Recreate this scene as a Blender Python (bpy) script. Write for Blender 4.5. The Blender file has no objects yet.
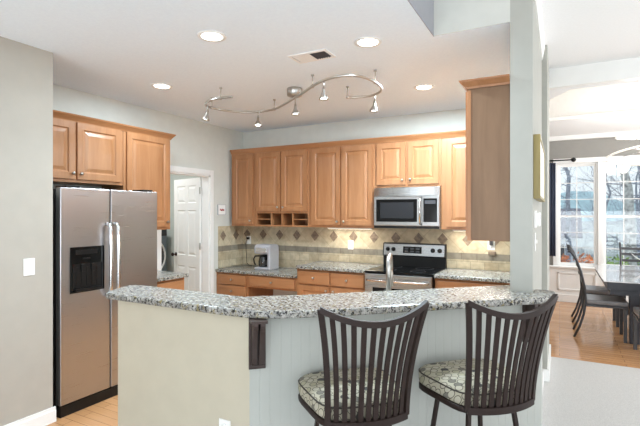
import bpy, bmesh, math, random
from mathutils import Vector, Matrix
C = bpy.context.scene
PI = math.pi
random.seed(7)

# ------------------------------------------------------------------ camera
cam = bpy.data.cameras.new('camera'); camo = bpy.data.objects.new('camera', cam)
C.collection.objects.link(camo); C.camera = camo
cam.sensor_width = 36.0; cam.lens = 445.0 / 640.0 * 36.0
cam.clip_start = 0.05; cam.clip_end = 400
camo.location = (0, 0, 1.55); camo.rotation_euler = (PI/2, 0, math.radians(28.3))

# ------------------------------------------------------------------ world / light / exposure
w = bpy.data.worlds.new('world'); C.world = w; w.use_nodes = True
wn = w.node_tree.nodes; wl = w.node_tree.links
bg = wn['Background']
tc = wn.new('ShaderNodeTexCoord'); sp = wn.new('ShaderNodeSeparateXYZ'); cr = wn.new('ShaderNodeValToRGB')
wl.new(tc.outputs['Generated'], sp.inputs[0]); wl.new(sp.outputs['Z'], cr.inputs[0]); wl.new(cr.outputs[0], bg.inputs[0])
cr.color_ramp.elements[0].position = 0.0; cr.color_ramp.elements[0].color = (0.86, 0.93, 0.97, 1)
cr.color_ramp.elements[1].position = 0.5; cr.color_ramp.elements[1].color = (0.76, 0.87, 1.0, 1)
bg.inputs[1].default_value = 0.95

def area(name, loc, rot, sx, sy, power, col=(1, 1, 1)):
    l = bpy.data.lights.new(name, 'AREA'); l.shape = 'RECTANGLE'; l.size = sx; l.size_y = sy
    l.energy = power; l.color = col
    o = bpy.data.objects.new(name, l); C.collection.objects.link(o); o.location = loc; o.rotation_euler = rot
    return o
# unseen fill lamps added for brightness; no windows are modelled at these places
area('window_daylight_south', (0.0, -3.9, 0.9), (PI/2 + 0.85, 0, 0), 7.8, 2.2, 228, (0.90, 0.955, 1.0))  # added lamp behind the camera, tilted up to brighten the ceilings
area('window_daylight_east', (4.3, 1.2, 1.5), (PI/2, 0, PI/2), 5.0, 2.4, 62, (1.0, 0.995, 0.985))  # added side fill for the living room
area('window_daylight_dining', (4.3, 7.2, 1.6), (PI/2, 0, PI/2), 2.8, 2.0, 140, (0.98, 0.99, 1.0))  # added lamp out of view, brightens the dining room
sky_fill = area('sky_daylight_dining', (0.95, 10.3, 3.6), (0, 0, 0), 3.4, 1.4, 150, (0.97, 0.985, 1.0))  # unseen lamp added outdoors above the view to strengthen dining daylight
sky_fill.rotation_euler = Vector((0.0, -3.2, -2.7)).to_track_quat('-Z', 'Y').to_euler()
C.view_settings.view_transform = 'Standard'; C.view_settings.look = 'None'
C.view_settings.exposure = 0.25; C.view_settings.gamma = 1.0
C.view_settings.use_curve_mapping = False
C.cycles.max_bounces = 20; C.cycles.diffuse_bounces = 14; C.cycles.glossy_bounces = 6; C.cycles.transparent_max_bounces = 16

# ------------------------------------------------------------------ helpers
def s2l(c):
    return tuple(((v/255)/12.92 if v/255 <= 0.04045 else ((v/255+0.055)/1.055)**2.4) for v in c) + (1,)

class MB:
    """collects shapes; build() links them as ONE mesh object"""
    def __init__(s): s.bm = bmesh.new()
    def _merge(s, b, mat=0, M=None):
        if M is not None: bmesh.ops.transform(b, matrix=M, verts=b.verts)
        vm = {v: s.bm.verts.new(v.co) for v in b.verts}
        for f in b.faces:
            try:
                nf = s.bm.faces.new([vm[v] for v in f.verts]); nf.material_index = mat; nf.smooth = f.smooth
            except ValueError: pass
        b.free()
        return s
    def box(s, x0, y0, z0, x1, y1, z1, mat=0, bev=0.0, seg=2, M=None):
        b = bmesh.new()
        bmesh.ops.create_cube(b, size=1, matrix=Matrix.Translation(((x0+x1)/2, (y0+y1)/2, (z0+z1)/2)) @ Matrix.Diagonal((abs(x1-x0), abs(y1-y0), abs(z1-z0), 1)))
        if bev: bmesh.ops.bevel(b, geom=list(b.edges), offset=bev, segments=seg, affect='EDGES', profile=0.6)
        return s._merge(b, mat, M)
    def prism(s, poly, z0, z1, mat=0, M=None, bev=0):
        b = bmesh.new()
        lo = [b.verts.new((p[0], p[1], z0)) for p in poly]; hi = [b.verts.new((p[0], p[1], z1)) for p in poly]
        n = len(poly)
        b.faces.new(lo[::-1]); b.faces.new(hi)
        for i in range(n): b.faces.new((lo[i], lo[(i+1) % n], hi[(i+1) % n], hi[i]))
        bmesh.ops.recalc_face_normals(b, faces=b.faces)
        if bev: bmesh.ops.bevel(b, geom=list(b.edges), offset=bev, segments=2, affect='EDGES')
        return s._merge(b, mat, M)
    def tube(s, pts, r, seg=8, closed=False, mat=0):
        pts = [Vector(p) for p in pts]; n = len(pts)
        rs = r if isinstance(r, (list, tuple)) else [r]*n
        b = bmesh.new(); rings = []; up = None
        for i, p in enumerate(pts):
            a = pts[(i-1) % n] if (closed or i > 0) else p
            c = pts[(i+1) % n] if (closed or i < n-1) else p
            t = (c-a).normalized()
            if up is None:
                up = Vector((0, 0, 1)) if abs(t.z) < 0.9 else Vector((1, 0, 0))
            side = t.cross(up)
            if side.length < 1e-4: side = t.orthogonal()
            side.normalize(); up = side.cross(t).normalized()
            rings.append([b.verts.new(p + rs[i]*(math.cos(k*2*PI/seg)*side + math.sin(k*2*PI/seg)*up)) for k in range(seg)])
        m = n if closed else n-1
        for i in range(m):
            A, B = rings[i], rings[(i+1) % n]
            for k in range(seg):
                f = b.faces.new((A[k], A[(k+1) % seg], B[(k+1) % seg], B[k])); f.smooth = True
        if not closed:
            b.faces.new(rings[0][::-1]); b.faces.new(rings[-1])
        bmesh.ops.recalc_face_normals(b, faces=b.faces)
        return s._merge(b, mat)
    def strip(s, pts, wv, tv, mat=0):
        """rectangular bar swept along pts; wv/tv = half width / half thickness vectors (or list)"""
        b = bmesh.new(); R = []
        for i, p in enumerate(pts):
            p = Vector(p); a = Vector(wv[i] if isinstance(wv, list) else wv); c = Vector(tv[i] if isinstance(tv, list) else tv)
            R.append([b.verts.new(q) for q in (p-a-c, p+a-c, p+a+c, p-a+c)])
        for A, B in zip(R, R[1:]):
            for k in range(4): b.faces.new((A[k], A[(k+1) % 4], B[(k+1) % 4], B[k]))
        b.faces.new(R[0][::-1]); b.faces.new(R[-1])
        bmesh.ops.recalc_face_normals(b, faces=b.faces)
        return s._merge(b, mat)
    def lathe(s, prof, c=(0, 0, 0), axis='Z', seg=20, mat=0, M=None):
        """prof: list of (radius, height)"""
        b = bmesh.new(); rings = []
        for r, h in prof:
            if r < 1e-5: rings.append([b.verts.new((0, 0, h))])
            else: rings.append([b.verts.new((r*math.cos(2*PI*k/seg), r*math.sin(2*PI*k/seg), h)) for k in range(seg)])
        for A, B in zip(rings, rings[1:]):
            for k in range(seg):
                if len(A) == 1 and len(B) == 1: continue
                if len(A) == 1: f = b.faces.new((A[0], B[(k+1) % seg], B[k]))
                elif len(B) == 1: f = b.faces.new((A[k], A[(k+1) % seg], B[0]))
                else: f = b.faces.new((A[k], A[(k+1) % seg], B[(k+1) % seg], B[k]))
                f.smooth = True
        if len(rings[0]) > 1: b.faces.new(rings[0][::-1])
        if len(rings[-1]) > 1: b.faces.new(rings[-1])
        bmesh.ops.recalc_face_normals(b, faces=b.faces)
        R = {'Z': Matrix(), 'Y': Matrix.Rotation(PI/2, 4, 'X'), 'X': Matrix.Rotation(PI/2, 4, 'Y')}[axis]
        T = Matrix.Translation(c) @ R
        if M is not None: T = M @ T
        return s._merge(b, mat, T)
    def rects(s, ins, mat=0, M=None):
        """nested rectangles in x-z: ins=[(x0,z0,x1,z1,y),...]; closes the last one"""
        b = bmesh.new(); R = [[b.verts.new(q) for q in ((x0, y, z0), (x1, y, z0), (x1, y, z1), (x0, y, z1))] for x0, z0, x1, z1, y in ins]
        for A, B in zip(R, R[1:]):
            for k in range(4): b.faces.new((A[k], A[(k+1) % 4], B[(k+1) % 4], B[k]))
        b.faces.new(R[-1]); b.faces.new(R[0][::-1])
        bmesh.ops.recalc_face_normals(b, faces=b.faces)
        return s._merge(b, mat, M)
    def build(s, name, mats, parent=None, loc=None, rotz=None, label=None, kind=None):
        me = bpy.data.meshes.new(name); s.bm.to_mesh(me); s.bm.free()
        for m in (mats if isinstance(mats, (list, tuple)) else [mats]): me.materials.append(m)
        o = bpy.data.objects.new(name, me); C.collection.objects.link(o)
        if parent is not None: o.parent = parent
        if loc: o.location = loc
        if rotz: o.rotation_euler = (0, 0, rotz)
        if label: o['label'] = label
        if kind: o['kind'] = kind
        return o

def tag(o, label, cat, group=None):
    o['label'] = label; o['category'] = cat
    if group: o['group'] = group
    return o
def thing(name, label, cat, loc=(0, 0, 0), rotz=0, group=None):
    o = bpy.data.objects.new(name, None); C.collection.objects.link(o); o.empty_display_size = 0.1
    o.location = loc; o.rotation_euler = (0, 0, rotz)
    return tag(o, label, cat, group)
def struct(name, mb, mat, parent=None):
    o = mb.build(name, mat, parent)
    if parent is None: o['kind'] = 'structure'
    return o

# ------------------------------------------------------------------ materials
def newmat(name):
    m = bpy.data.materials.new(name); m.use_nodes = True
    nt = m.node_tree; return m, nt.nodes, nt.links, nt.nodes['Principled BSDF']
def plain(name, rgb, rough=0.5, metal=0.0, noise=0.0, nscale=20, bump=0.0, spec=0.5):
    m, n, l, p = newmat(name)
    p.inputs['Base Color'].default_value = s2l(rgb); p.inputs['Roughness'].default_value = rough
    p.inputs['Metallic'].default_value = metal; p.inputs['Specular IOR Level'].default_value = spec
    t = n.new('ShaderNodeTexCoord'); x = n.new('ShaderNodeTexNoise'); x.inputs['Scale'].default_value = nscale
    x.inputs['Detail'].default_value = 4
    l.new(t.outputs['Object'], x.inputs['Vector'])
    if noise:
        r = n.new('ShaderNodeValToRGB'); l.new(x.outputs['Fac'], r.inputs[0])
        a = s2l(tuple(max(0, c*(1-noise)) for c in rgb)); b = s2l(tuple(min(255, c*(1+noise)) for c in rgb))
        r.color_ramp.elements[0].color = a; r.color_ramp.elements[1].color = b
        r.color_ramp.elements[0].position = 0.3; r.color_ramp.elements[1].position = 0.7
        l.new(r.outputs[0], p.inputs['Base Color'])
    if bump:
        bn = n.new('ShaderNodeBump'); bn.inputs['Strength'].default_value = bump; bn.inputs['Distance'].default_value = 0.005
        l.new(x.outputs['Fac'], bn.inputs['Height']); l.new(bn.outputs[0], p.inputs['Normal'])
    return m
def wood(name, c0, c1, rough=0.38, axis='Z', scale=6):
    m, n, l, p = newmat(name)
    t = n.new('ShaderNodeTexCoord'); mp = n.new('ShaderNodeMapping')
    sc = {'Z': (scale, scale, scale*0.12), 'X': (scale*0.12, scale, scale), 'Y': (scale, scale*0.12, scale)}[axis]
    mp.inputs['Scale'].default_value = sc
    l.new(t.outputs['Object'], mp.inputs[0])
    x = n.new('ShaderNodeTexNoise'); x.inputs['Scale'].default_value = 2.2; x.inputs['Detail'].default_value = 8; x.inputs['Roughness'].default_value = 0.62; x.inputs['Distortion'].default_value = 0.6
    l.new(mp.outputs[0], x.inputs['Vector'])
    r = n.new('ShaderNodeValToRGB'); r.color_ramp.elements[0].position = 0.28; r.color_ramp.elements[1].position = 0.74
    r.color_ramp.elements[0].color = s2l(c0); r.color_ramp.elements[1].color = s2l(c1)
    l.new(x.outputs['Fac'], r.inputs[0]); l.new(r.outputs[0], p.inputs['Base Color'])
    p.inputs['Roughness'].default_value = rough
    return m
def planks(name, c0, c1, c2, rough, pw=0.082, pl=0.95):
    m, n, l, p = newmat(name)
    t = n.new('ShaderNodeTexCoord')
    b = n.new('ShaderNodeTexBrick'); b.inputs['Scale'].default_value = 1.0
    b.inputs['Brick Width'].default_value = pl; b.inputs['Row Height'].default_value = pw; b.inputs['Mortar Size'].default_value = 0.0018
    b.inputs['Color1'].default_value = s2l(c0); b.inputs['Color2'].default_value = s2l(c1); b.inputs['Mortar'].default_value = s2l(c2)
    b.offset = 0.37; b.inputs['Bias'].default_value = 0.0
    l.new(t.outputs['Object'], b.inputs['Vector'])
    mp = n.new('ShaderNodeMapping'); mp.inputs['Scale'].default_value = (2, 30, 1); l.new(t.outputs['Object'], mp.inputs[0])
    x = n.new('ShaderNodeTexNoise'); x.inputs['Scale'].default_value = 2; x.inputs['Detail'].default_value = 6; l.new(mp.outputs[0], x.inputs['Vector'])
    r = n.new('ShaderNodeValToRGB'); r.color_ramp.elements[0].color = (0.72, 0.70, 0.66, 1); r.color_ramp.elements[1].color = (1.15, 1.12, 1.08, 1)
    l.new(x.outputs['Fac'], r.inputs[0])
    mx = n.new('ShaderNodeMix'); mx.data_type = 'RGBA'; mx.blend_type = 'MULTIPLY'; mx.inputs[0].default_value = 0.7
    l.new(b.outputs['Color'], mx.inputs[6]); l.new(r.outputs[0], mx.inputs[7]); l.new(mx.outputs[2], p.inputs['Base Color'])
    p.inputs['Roughness'].default_value = rough
    return m
def granite(name):
    m, n, l, p = newmat(name)
    t = n.new('ShaderNodeTexCoord')
    def noise(sc, det=3, rough=0.6):
        x = n.new('ShaderNodeTexNoise'); x.inputs['Scale'].default_value = sc; x.inputs['Detail'].default_value = det
        x.inputs['Roughness'].default_value = rough; l.new(t.outputs['Object'], x.inputs['Vector']); return x
    def ramp(src, *els):
        r = n.new('ShaderNodeValToRGB'); e = r.color_ramp.elements
        while len(e) < len(els): e.new(0.5)
        for q, (ps, c) in zip(e, els): q.position = ps; q.color = c if len(c) == 4 else s2l(c)
        l.new(src, r.inputs[0]); return r
    a = ramp(noise(30, 5, 0.75).outputs['Fac'], (0.34, (104, 104, 103)), (0.48, (147, 145, 140)), (0.66, (190, 188, 181)))
    tan = ramp(noise(44, 4, 0.65).outputs['Fac'], (0.54, (0, 0, 0, 1)), (0.64, (1, 1, 1, 1)))
    blk = ramp(noise(62, 4, 0.72).outputs['Fac'], (0.51, (0, 0, 0, 1)), (0.57, (1, 1, 1, 1)))
    m1 = n.new('ShaderNodeMix'); m1.data_type = 'RGBA'; l.new(tan.outputs[0], m1.inputs[0]); l.new(a.outputs[0], m1.inputs[6]); m1.inputs[7].default_value = s2l((132, 120, 80))
    m2 = n.new('ShaderNodeMix'); m2.data_type = 'RGBA'; l.new(blk.outputs[0], m2.inputs[0]); l.new(m1.outputs[2], m2.inputs[6]); m2.inputs[7].default_value = s2l((40, 38, 36))
    l.new(m2.outputs[2], p.inputs['Base Color']); p.inputs['Roughness'].default_value = 0.26
    return m
def steel(name, rgb, rough, sc=(1, 1, 120)):
    m, n, l, p = newmat(name)
    p.inputs['Metallic'].default_value = 1.0; p.inputs['Base Color'].default_value = s2l(rgb)
    t = n.new('ShaderNodeTexCoord'); mp = n.new('ShaderNodeMapping'); mp.inputs['Scale'].default_value = sc; l.new(t.outputs['Object'], mp.inputs[0])
    x = n.new('ShaderNodeTexNoise'); x.inputs['Scale'].default_value = 3; x.inputs['Detail'].default_value = 3; l.new(mp.outputs[0], x.inputs['Vector'])
    r = n.new('ShaderNodeMapRange'); r.inputs['To Min'].default_value = rough*0.75; r.inputs['To Max'].default_value = rough*1.3
    l.new(x.outputs['Fac'], r.inputs['Value']); l.new(r.outputs[0], p.inputs['Roughness'])
    return m
def emit(name, rgb, st):
    m, n, l, p = newmat(name)
    p.inputs['Base Color'].default_value = s2l(rgb); p.inputs['Emission Color'].default_value = s2l(rgb); p.inputs['Emission Strength'].default_value = st
    return m
def glass(name, tint=(1, 1, 1), refl=0.06):
    m, n, l, p = newmat(name); n.remove(p)
    a = n.new('ShaderNodeBsdfTransparent'); a.inputs[0].default_value = (*tint, 1)
    g = n.new('ShaderNodeBsdfGlossy'); g.inputs['Roughness'].default_value = 0.02
    mx = n.new('ShaderNodeMixShader'); mx.inputs[0].default_value = refl
    l.new(a.outputs[0], mx.inputs[1]); l.new(g.outputs[0], mx.inputs[2]); l.new(mx.outputs[0], n['Material Output'].inputs[0])
    return m
def tiles(name, c0, c1, grout, wd, ht, rot=0.0, offset=0.5):
    m, n, l, p = newmat(name)
    t = n.new('ShaderNodeTexCoord'); mp = n.new('ShaderNodeMapping'); mp.inputs['Rotation'].default_value = (0, 0, rot)
    sx = n.new('ShaderNodeSeparateXYZ'); l.new(t.outputs['Object'], sx.inputs[0])
    ad = n.new('ShaderNodeMath'); ad.operation = 'ADD'; l.new(sx.outputs['X'], ad.inputs[0]); l.new(sx.outputs['Y'], ad.inputs[1])
    cb = n.new('ShaderNodeCombineXYZ'); l.new(ad.outputs[0], cb.inputs['X']); l.new(sx.outputs['Z'], cb.inputs['Y'])
    l.new(cb.outputs[0], mp.inputs[0])
    b = n.new('ShaderNodeTexBrick'); b.inputs['Scale'].default_value = 1; b.inputs['Brick Width'].default_value = wd; b.inputs['Row Height'].default_value = ht
    b.inputs['Mortar Size'].default_value = 0.003; b.offset = offset
    b.inputs['Color1'].default_value = s2l(c0); b.inputs['Color2'].default_value = s2l(c1); b.inputs['Mortar'].default_value = s2l(grout)
    l.new(mp.outputs[0], b.inputs['Vector'])
    x = n.new('ShaderNodeTexNoise'); x.inputs['Scale'].default_value = 14; x.inputs['Detail'].default_value = 5; l.new(t.outputs['Object'], x.inputs['Vector'])
    r = n.new('ShaderNodeValToRGB'); r.color_ramp.elements[0].color = (0.70, 0.68, 0.64, 1); r.color_ramp.elements[1].color = (1.1, 1.1, 1.08, 1)
    r.color_ramp.elements[0].position = 0.3; r.color_ramp.elements[1].position = 0.65
    l.new(x.outputs['Fac'], r.inputs[0])
    mx = n.new('ShaderNodeMix'); mx.data_type = 'RGBA'; mx.blend_type = 'MULTIPLY'; mx.inputs[0].default_value = 0.8
    l.new(b.outputs['Color'], mx.inputs[6]); l.new(r.outputs[0], mx.inputs[7]); l.new(mx.outputs[2], p.inputs['Base Color'])
    p.inputs['Roughness'].default_value = 0.55
    return m
def pebbles(name):
    m, n, l, p = newmat(name)
    t = n.new('ShaderNodeTexCoord'); mp = n.new('ShaderNodeMapping'); mp.inputs['Scale'].default_value = (1, 1, 0.6); l.new(t.outputs['Object'], mp.inputs[0])
    sx = n.new('ShaderNodeSeparateXYZ'); l.new(t.outputs['Object'], sx.inputs[0]); ax = n.new('ShaderNodeMath'); ax.operation = 'MULTIPLY_ADD'; ax.inputs[1].default_value = 0.7; ay = n.new('ShaderNodeMath'); ay.operation = 'MULTIPLY_ADD'; ay.inputs[1].default_value = 0.7
    l.new(sx.outputs['Z'], ax.inputs[0]); l.new(sx.outputs['X'], ax.inputs[2]); l.new(sx.outputs['Z'], ay.inputs[0]); l.new(sx.outputs['Y'], ay.inputs[2])
    cb = n.new('ShaderNodeCombineXYZ'); l.new(ax.outputs[0], cb.inputs['X']); l.new(ay.outputs[0], cb.inputs['Y'])
    v = n.new('ShaderNodeTexVoronoi'); v.voronoi_dimensions = '2D'; v.feature = 'F1'; v.inputs['Scale'].default_value = 23; v.inputs['Randomness'].default_value = 0.7
    l.new(cb.outputs[0], v.inputs['Vector'])
    r = n.new('ShaderNodeValToRGB'); e = r.color_ramp.elements; r.color_ramp.interpolation = 'LINEAR'
    e[0].position = 0.37; e[0].color = (0, 0, 0, 1); e[1].position = 0.40; e[1].color = (1, 1, 1, 1)
    q = e.new(0.45); q.color = (1, 1, 1, 1); q = e.new(0.48); q.color = (0, 0, 0, 1)
    l.new(v.outputs['Distance'], r.inputs[0])
    s = n.new('ShaderNodeSeparateColor'); l.new(v.outputs['Color'], s.inputs[0])
    fr = n.new('ShaderNodeValToRGB'); fr.color_ramp.interpolation = 'CONSTANT'; e = fr.color_ramp.elements
    e[0].position = 0; e[0].color = s2l((176, 170, 152)); e[1].position = 0.62; e[1].color = s2l((160, 156, 132))
    q = e.new(0.80); q.color = s2l((112, 108, 98)); q = e.new(0.90); q.color = s2l((62, 60, 58))
    l.new(s.outputs[0], fr.inputs[0])
    ins = n.new('ShaderNodeMath'); ins.operation = 'LESS_THAN'; ins.inputs[1].default_value = 0.39; l.new(v.outputs['Distance'], ins.inputs[0])
    m0 = n.new('ShaderNodeMix'); m0.data_type = 'RGBA'; l.new(ins.outputs[0], m0.inputs[0]); m0.inputs[6].default_value = s2l((172, 166, 146)); l.new(fr.outputs[0], m0.inputs[7])
    m1 = n.new('ShaderNodeMix'); m1.data_type = 'RGBA'; l.new(r.outputs[0], m1.inputs[0]); l.new(m0.outputs[2], m1.inputs[6]); m1.inputs[7].default_value = s2l((66, 60, 54))
    l.new(m1.outputs[2], p.inputs['Base Color']); p.inputs['Roughness'].default_value = 0.85
    return m

M = {}
M['ceil'] = plain('ceiling_paint', (238, 239, 240), 0.9, noise=0.01, nscale=60, bump=0.15)
M['white'] = plain('white_trim_paint', (236, 236, 234), 0.45, noise=0.006, nscale=8)
M['wallL'] = plain('beige_wall_paint', (172, 166, 156), 0.85, noise=0.012, nscale=9)
M['wall'] = plain('grey_green_wall_paint', (172, 172, 165), 0.85, noise=0.012, nscale=9)
M['greyw'] = plain('mid_grey_wall_paint', (158, 160, 166), 0.85, noise=0.012, nscale=9)
M['cream'] = plain('cream_wall_paint', (190, 182, 163), 0.85, noise=0.012, nscale=9)
M['bead'] = plain('pale_grey_beadboard_paint', (176, 178, 172), 0.55, noise=0.01, nscale=9)
M['hdr'] = plain('header_wall_paint', (204, 205, 199), 0.85, noise=0.012, nscale=9)
M['ceilK'] = plain('cool_white_ceiling_paint', (234, 244, 254), 0.9, noise=0.01, nscale=60, bump=0.15)  # ceiling paint tinted cool to offset warm light bounced off the wood
M['wallK'] = plain('kitchen_back_wall_paint', (212, 214, 208), 0.85, noise=0.012, nscale=9)
M['tray'] = plain('tray_paint', (226, 223, 218), 0.85, noise=0.01)
M['dining'] = plain('dining_wall_paint', (150, 148, 143), 0.85, noise=0.012, nscale=9)
M['maple'] = wood('honey_maple', (148, 99, 62), (174, 125, 86), 0.36)
M['mapleX'] = wood('honey_maple_crosswise', (150, 101, 64), (176, 127, 88), 0.36, axis='X')
M['mapleY'] = wood('honey_maple_lengthwise', (144, 96, 60), (170, 120, 80), 0.36, axis='Y')
M['panel'] = wood('brown_veneer_panel', (110, 82, 58), (132, 102, 76), 0.5)
M['inside'] = plain('cabinet_inside', (110, 74, 48), 0.7, noise=0.06)
M['floor'] = planks('oak_floor_boards', (190, 142, 98), (208, 160, 116), (120, 84, 56), 0.16)
M['carpet'] = plain('grey_carpet', (196, 195, 193), 1.0, noise=0.06, nscale=160, bump=0.6, spec=0.1)
M['granite'] = granite('speckled_granite')
M['steel'] = steel('brushed_steel', (176, 175, 177), 0.30)
M['steelH'] = steel('brushed_steel_horizontal', (176, 176, 176), 0.28, (1, 120, 120))
M['chrome'] = steel('polished_chrome', (220, 220, 220), 0.15, (5, 5, 5))
M['nickel'] = steel('satin_nickel', (190, 188, 184), 0.3, (8, 8, 8))
M['black'] = plain('black_plastic', (14, 14, 15), 0.35, noise=0.05, spec=0.35)
M['gloss'] = plain('black_glass', (8, 8, 9), 0.10, noise=0.02, spec=0.3)
M['dark'] = plain('dark_grey_plastic', (58, 58, 62), 0.4, noise=0.04)
M['screen'] = plain('microwave_screen', (38, 38, 40), 0.6, spec=0.15)
M['bronze'] = plain('dark_bronze_metal', (38, 25, 21), 0.5, metal=0.0, noise=0.06, nscale=40, spec=0.3)
M['espresso'] = wood('espresso_wood', (46, 34, 30), (66, 50, 44), 0.4)
M['fabric'] = pebbles('pebble_print_fabric')
M['piping'] = plain('dark_piping', (58, 52, 46), 0.8)
M['tile'] = tiles('travertine_tile', (206, 194, 168), (186, 170, 142), (172, 160, 138), 0.15, 0.10)
M['tiledg'] = tiles('travertine_diagonal_tile', (206, 195, 170), (190, 175, 148), (178, 164, 138), 0.20, 0.20, PI/4, 0.0)
M['band'] = tiles('grey_stone_band', (152, 144, 130), (136, 128, 114), (120, 110, 94), 0.17, 0.2)
M['slate'] = plain('slate_diamond', (128, 112, 96), 0.5, noise=0.18, nscale=40)
M['plate'] = plain('white_plastic_plate', (238, 237, 234), 0.4)
M['lamp'] = emit('lamp_glow', (255, 250, 240), 9.0)
M['lampw'] = emit('warm_lamp_glow', (255, 240, 214), 3.0)
M['silverp'] = plain('silver_plastic', (186, 186, 192), 0.3, metal=0.35, noise=0.02)
M['glass'] = glass('window_glass', (0.97, 0.985, 0.99), 0.05)
M['carafe'] = glass('smoked_glass', (0.35, 0.33, 0.32), 0.12)
M['curtain'] = plain('navy_curtain_cloth', (80, 88, 110), 0.9, noise=0.08, nscale=60)
M['gold'] = wood('antique_gold_frame', (128, 112, 62), (164, 148, 92), 0.4)
M['paper'] = plain('white_paper', (244, 244, 242), 0.7)
M['red'] = plain('red_ink', (176, 48, 60), 0.6)
M['tabletop'] = plain('pale_table_top', (206, 206, 208), 0.14, noise=0.1, nscale=12)  # glare of the windows put into the table top's base colour
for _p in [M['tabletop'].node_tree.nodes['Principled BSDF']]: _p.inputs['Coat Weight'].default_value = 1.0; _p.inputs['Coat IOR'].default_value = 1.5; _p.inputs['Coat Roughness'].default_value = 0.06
M['tableleg'] = plain('dark_table_wood', (42, 42, 50), 0.4, noise=0.08)
M['gunmetal'] = plain('gunmetal_chair', (74, 74, 76), 0.4, metal=0.5, noise=0.05)
M['seatpad'] = plain('grey_vinyl_pad', (128, 126, 128), 0.35, noise=0.05)
M['washer'] = plain('grey_washer_enamel', (122, 130, 138), 0.35, metal=0.3, noise=0.03)
M['laundry'] = plain('laundry_wall_paint', (206, 212, 206), 0.85, noise=0.01)
M['bark'] = plain('grey_bark', (132, 138, 150), 0.9, noise=0.3, nscale=14)
M['birch'] = plain('pale_birch_bark', (170, 170, 166), 0.85, noise=0.35, nscale=9)
M['grass'] = plain('winter_grass', (176, 182, 176), 1.0, noise=0.12, nscale=1.5)
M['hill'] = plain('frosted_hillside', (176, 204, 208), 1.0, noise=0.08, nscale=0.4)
M['leafg'] = plain('green_leaves', (120, 146, 78), 0.7, noise=0.25, nscale=12)
M['leafo'] = plain('orange_leaves', (190, 118, 74), 0.7, noise=0.25, nscale=12)
M['roof'] = plain('grey_roof_shingle', (120, 118, 128), 0.9, noise=0.1, nscale=6)
M['siding'] = plain('pale_siding', (214, 218, 222), 0.8, noise=0.03)

# ------------------------------------------------------------------ room shell
K = 2.74                                              # kitchen ceiling
XL, YB = -4.116, 5.25                                 # left wall, back wall of the kitchen
# floors
struct('floor', MB().prism([(-7.2, -4), (-2.36, -4), (-2.36, 1.86), (-1.33, 1.86), (-0.15, 3.0), (-0.15, 5.4), (4.5, 5.4), (4.5, 9.05), (-1.0, 9.05), (-1.0, 5.6), (-7.2, 5.6)], -0.12, 0), M['floor'])
struct('floor', MB().prism([(-2.36, -4), (4.5, -4), (4.5, 5.4), (-0.15, 5.4), (-0.15, 3.0), (-1.33, 1.86), (-2.36, 1.86)], -0.12, 0.004), M['carpet'])
# ceilings
struct('ceiling', MB().prism([(-7.2, -4), (-0.75, -4), (-0.75, 3.005), (-0.2, 3.005), (-0.2, 5.4), (-7.2, 5.4)], K, 3.5), M['ceilK'])
struct('ceiling', MB().prism([(-0.745, -4), (4.5, -4), (4.5, 5.4), (-0.16, 5.4), (-0.16, 3.0), (-0.745, 3.0)], 3.1, 3.5), M['ceil'])
# header walls where the kitchen ceiling steps up to the higher living room ceiling
struct('wall_header', MB().box(-0.745, 3.0, K, -0.2715, 3.005, 3.5), M['hdr'])
struct('wall_header', MB().box(-0.75, -4, K, -0.745, 3.005, 3.5), M['greyw'])
struct('trim_1', MB().prism([(3.0, 3.0), (2.985, 3.0), (2.97, 3.02), (2.93, 3.07), (2.92, 3.1), (3.0, 3.1)], -0.745, -0.28, M=Matrix(((0, 0, 1, 0), (1, 0, 0, 0), (0, 1, 0, 0), (0, 0, 0, 1)))), M['white'])
struct('trim_2', MB().prism([(-0.145, 2.965), (-0.137, 2.965), (-0.132, 3.0), (-0.122, 3.06), (-0.118, 3.1), (-0.145, 3.1)], 3.0, 4.6, M=Matrix(((1, 0, 0, 0), (0, 0, 1, 0), (0, 1, 0, 0), (0, 0, 0, 1)))), M['white'])
# wall between kitchen and dining / living (its end carries the bar)
struct('wall_right', MB().box(-0.2715, 3.0, 0, -0.145, 4.6, 3.4).box(-0.2715, 4.6, 0, -0.1, 5.5, 3.5), M['wall'])
# back wall
struct('wall_back', MB().box(-7.2, YB, 0, -0.2715, YB+0.14, 3.4), M['wallK'])
# left wall with the laundry doorway
DY0, DY1, DH = 3.70, 4.535, 2.05
struct('wall_left', MB().box(XL-0.12, -4, 0, XL, DY0, 3.0).box(XL-0.12, DY1, 0, XL, YB, 3.0).box(XL-0.12, DY0, DH, XL, DY1, 3.0), M['wallK'])
# wall that boxes in the refrigerator
struct('wall_alcove', MB().box(XL, -4, 0, -3.315, 1.97, 3.0), M['wallL'])
def base_run(name, x0, y0, x1, y1, h=0.11):
    mb = MB(); mb.box(x0, y0, 0, x1, y1, h*0.78).box(x0+(x1-x0)*0.0, y0, h*0.78, x1-(0.006 if abs(x1-x0) < 0.05 else 0), y1-(0.006 if abs(y1-y0) < 0.05 else 0), h)
    return struct(name, mb, M['white'])
base_run('baseboard_alcove', -3.315, -4, -3.297, 1.985)
base_run('baseboard_right', -0.145, 3.28, -0.127, 4.583)
struct('baseboard_right', MB().box(-0.145, 4.583, 0, -0.1, 4.6, 0.11).box(-0.1, 4.583, 0, -0.083, 5.5, 0.11), M['white'])
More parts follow.
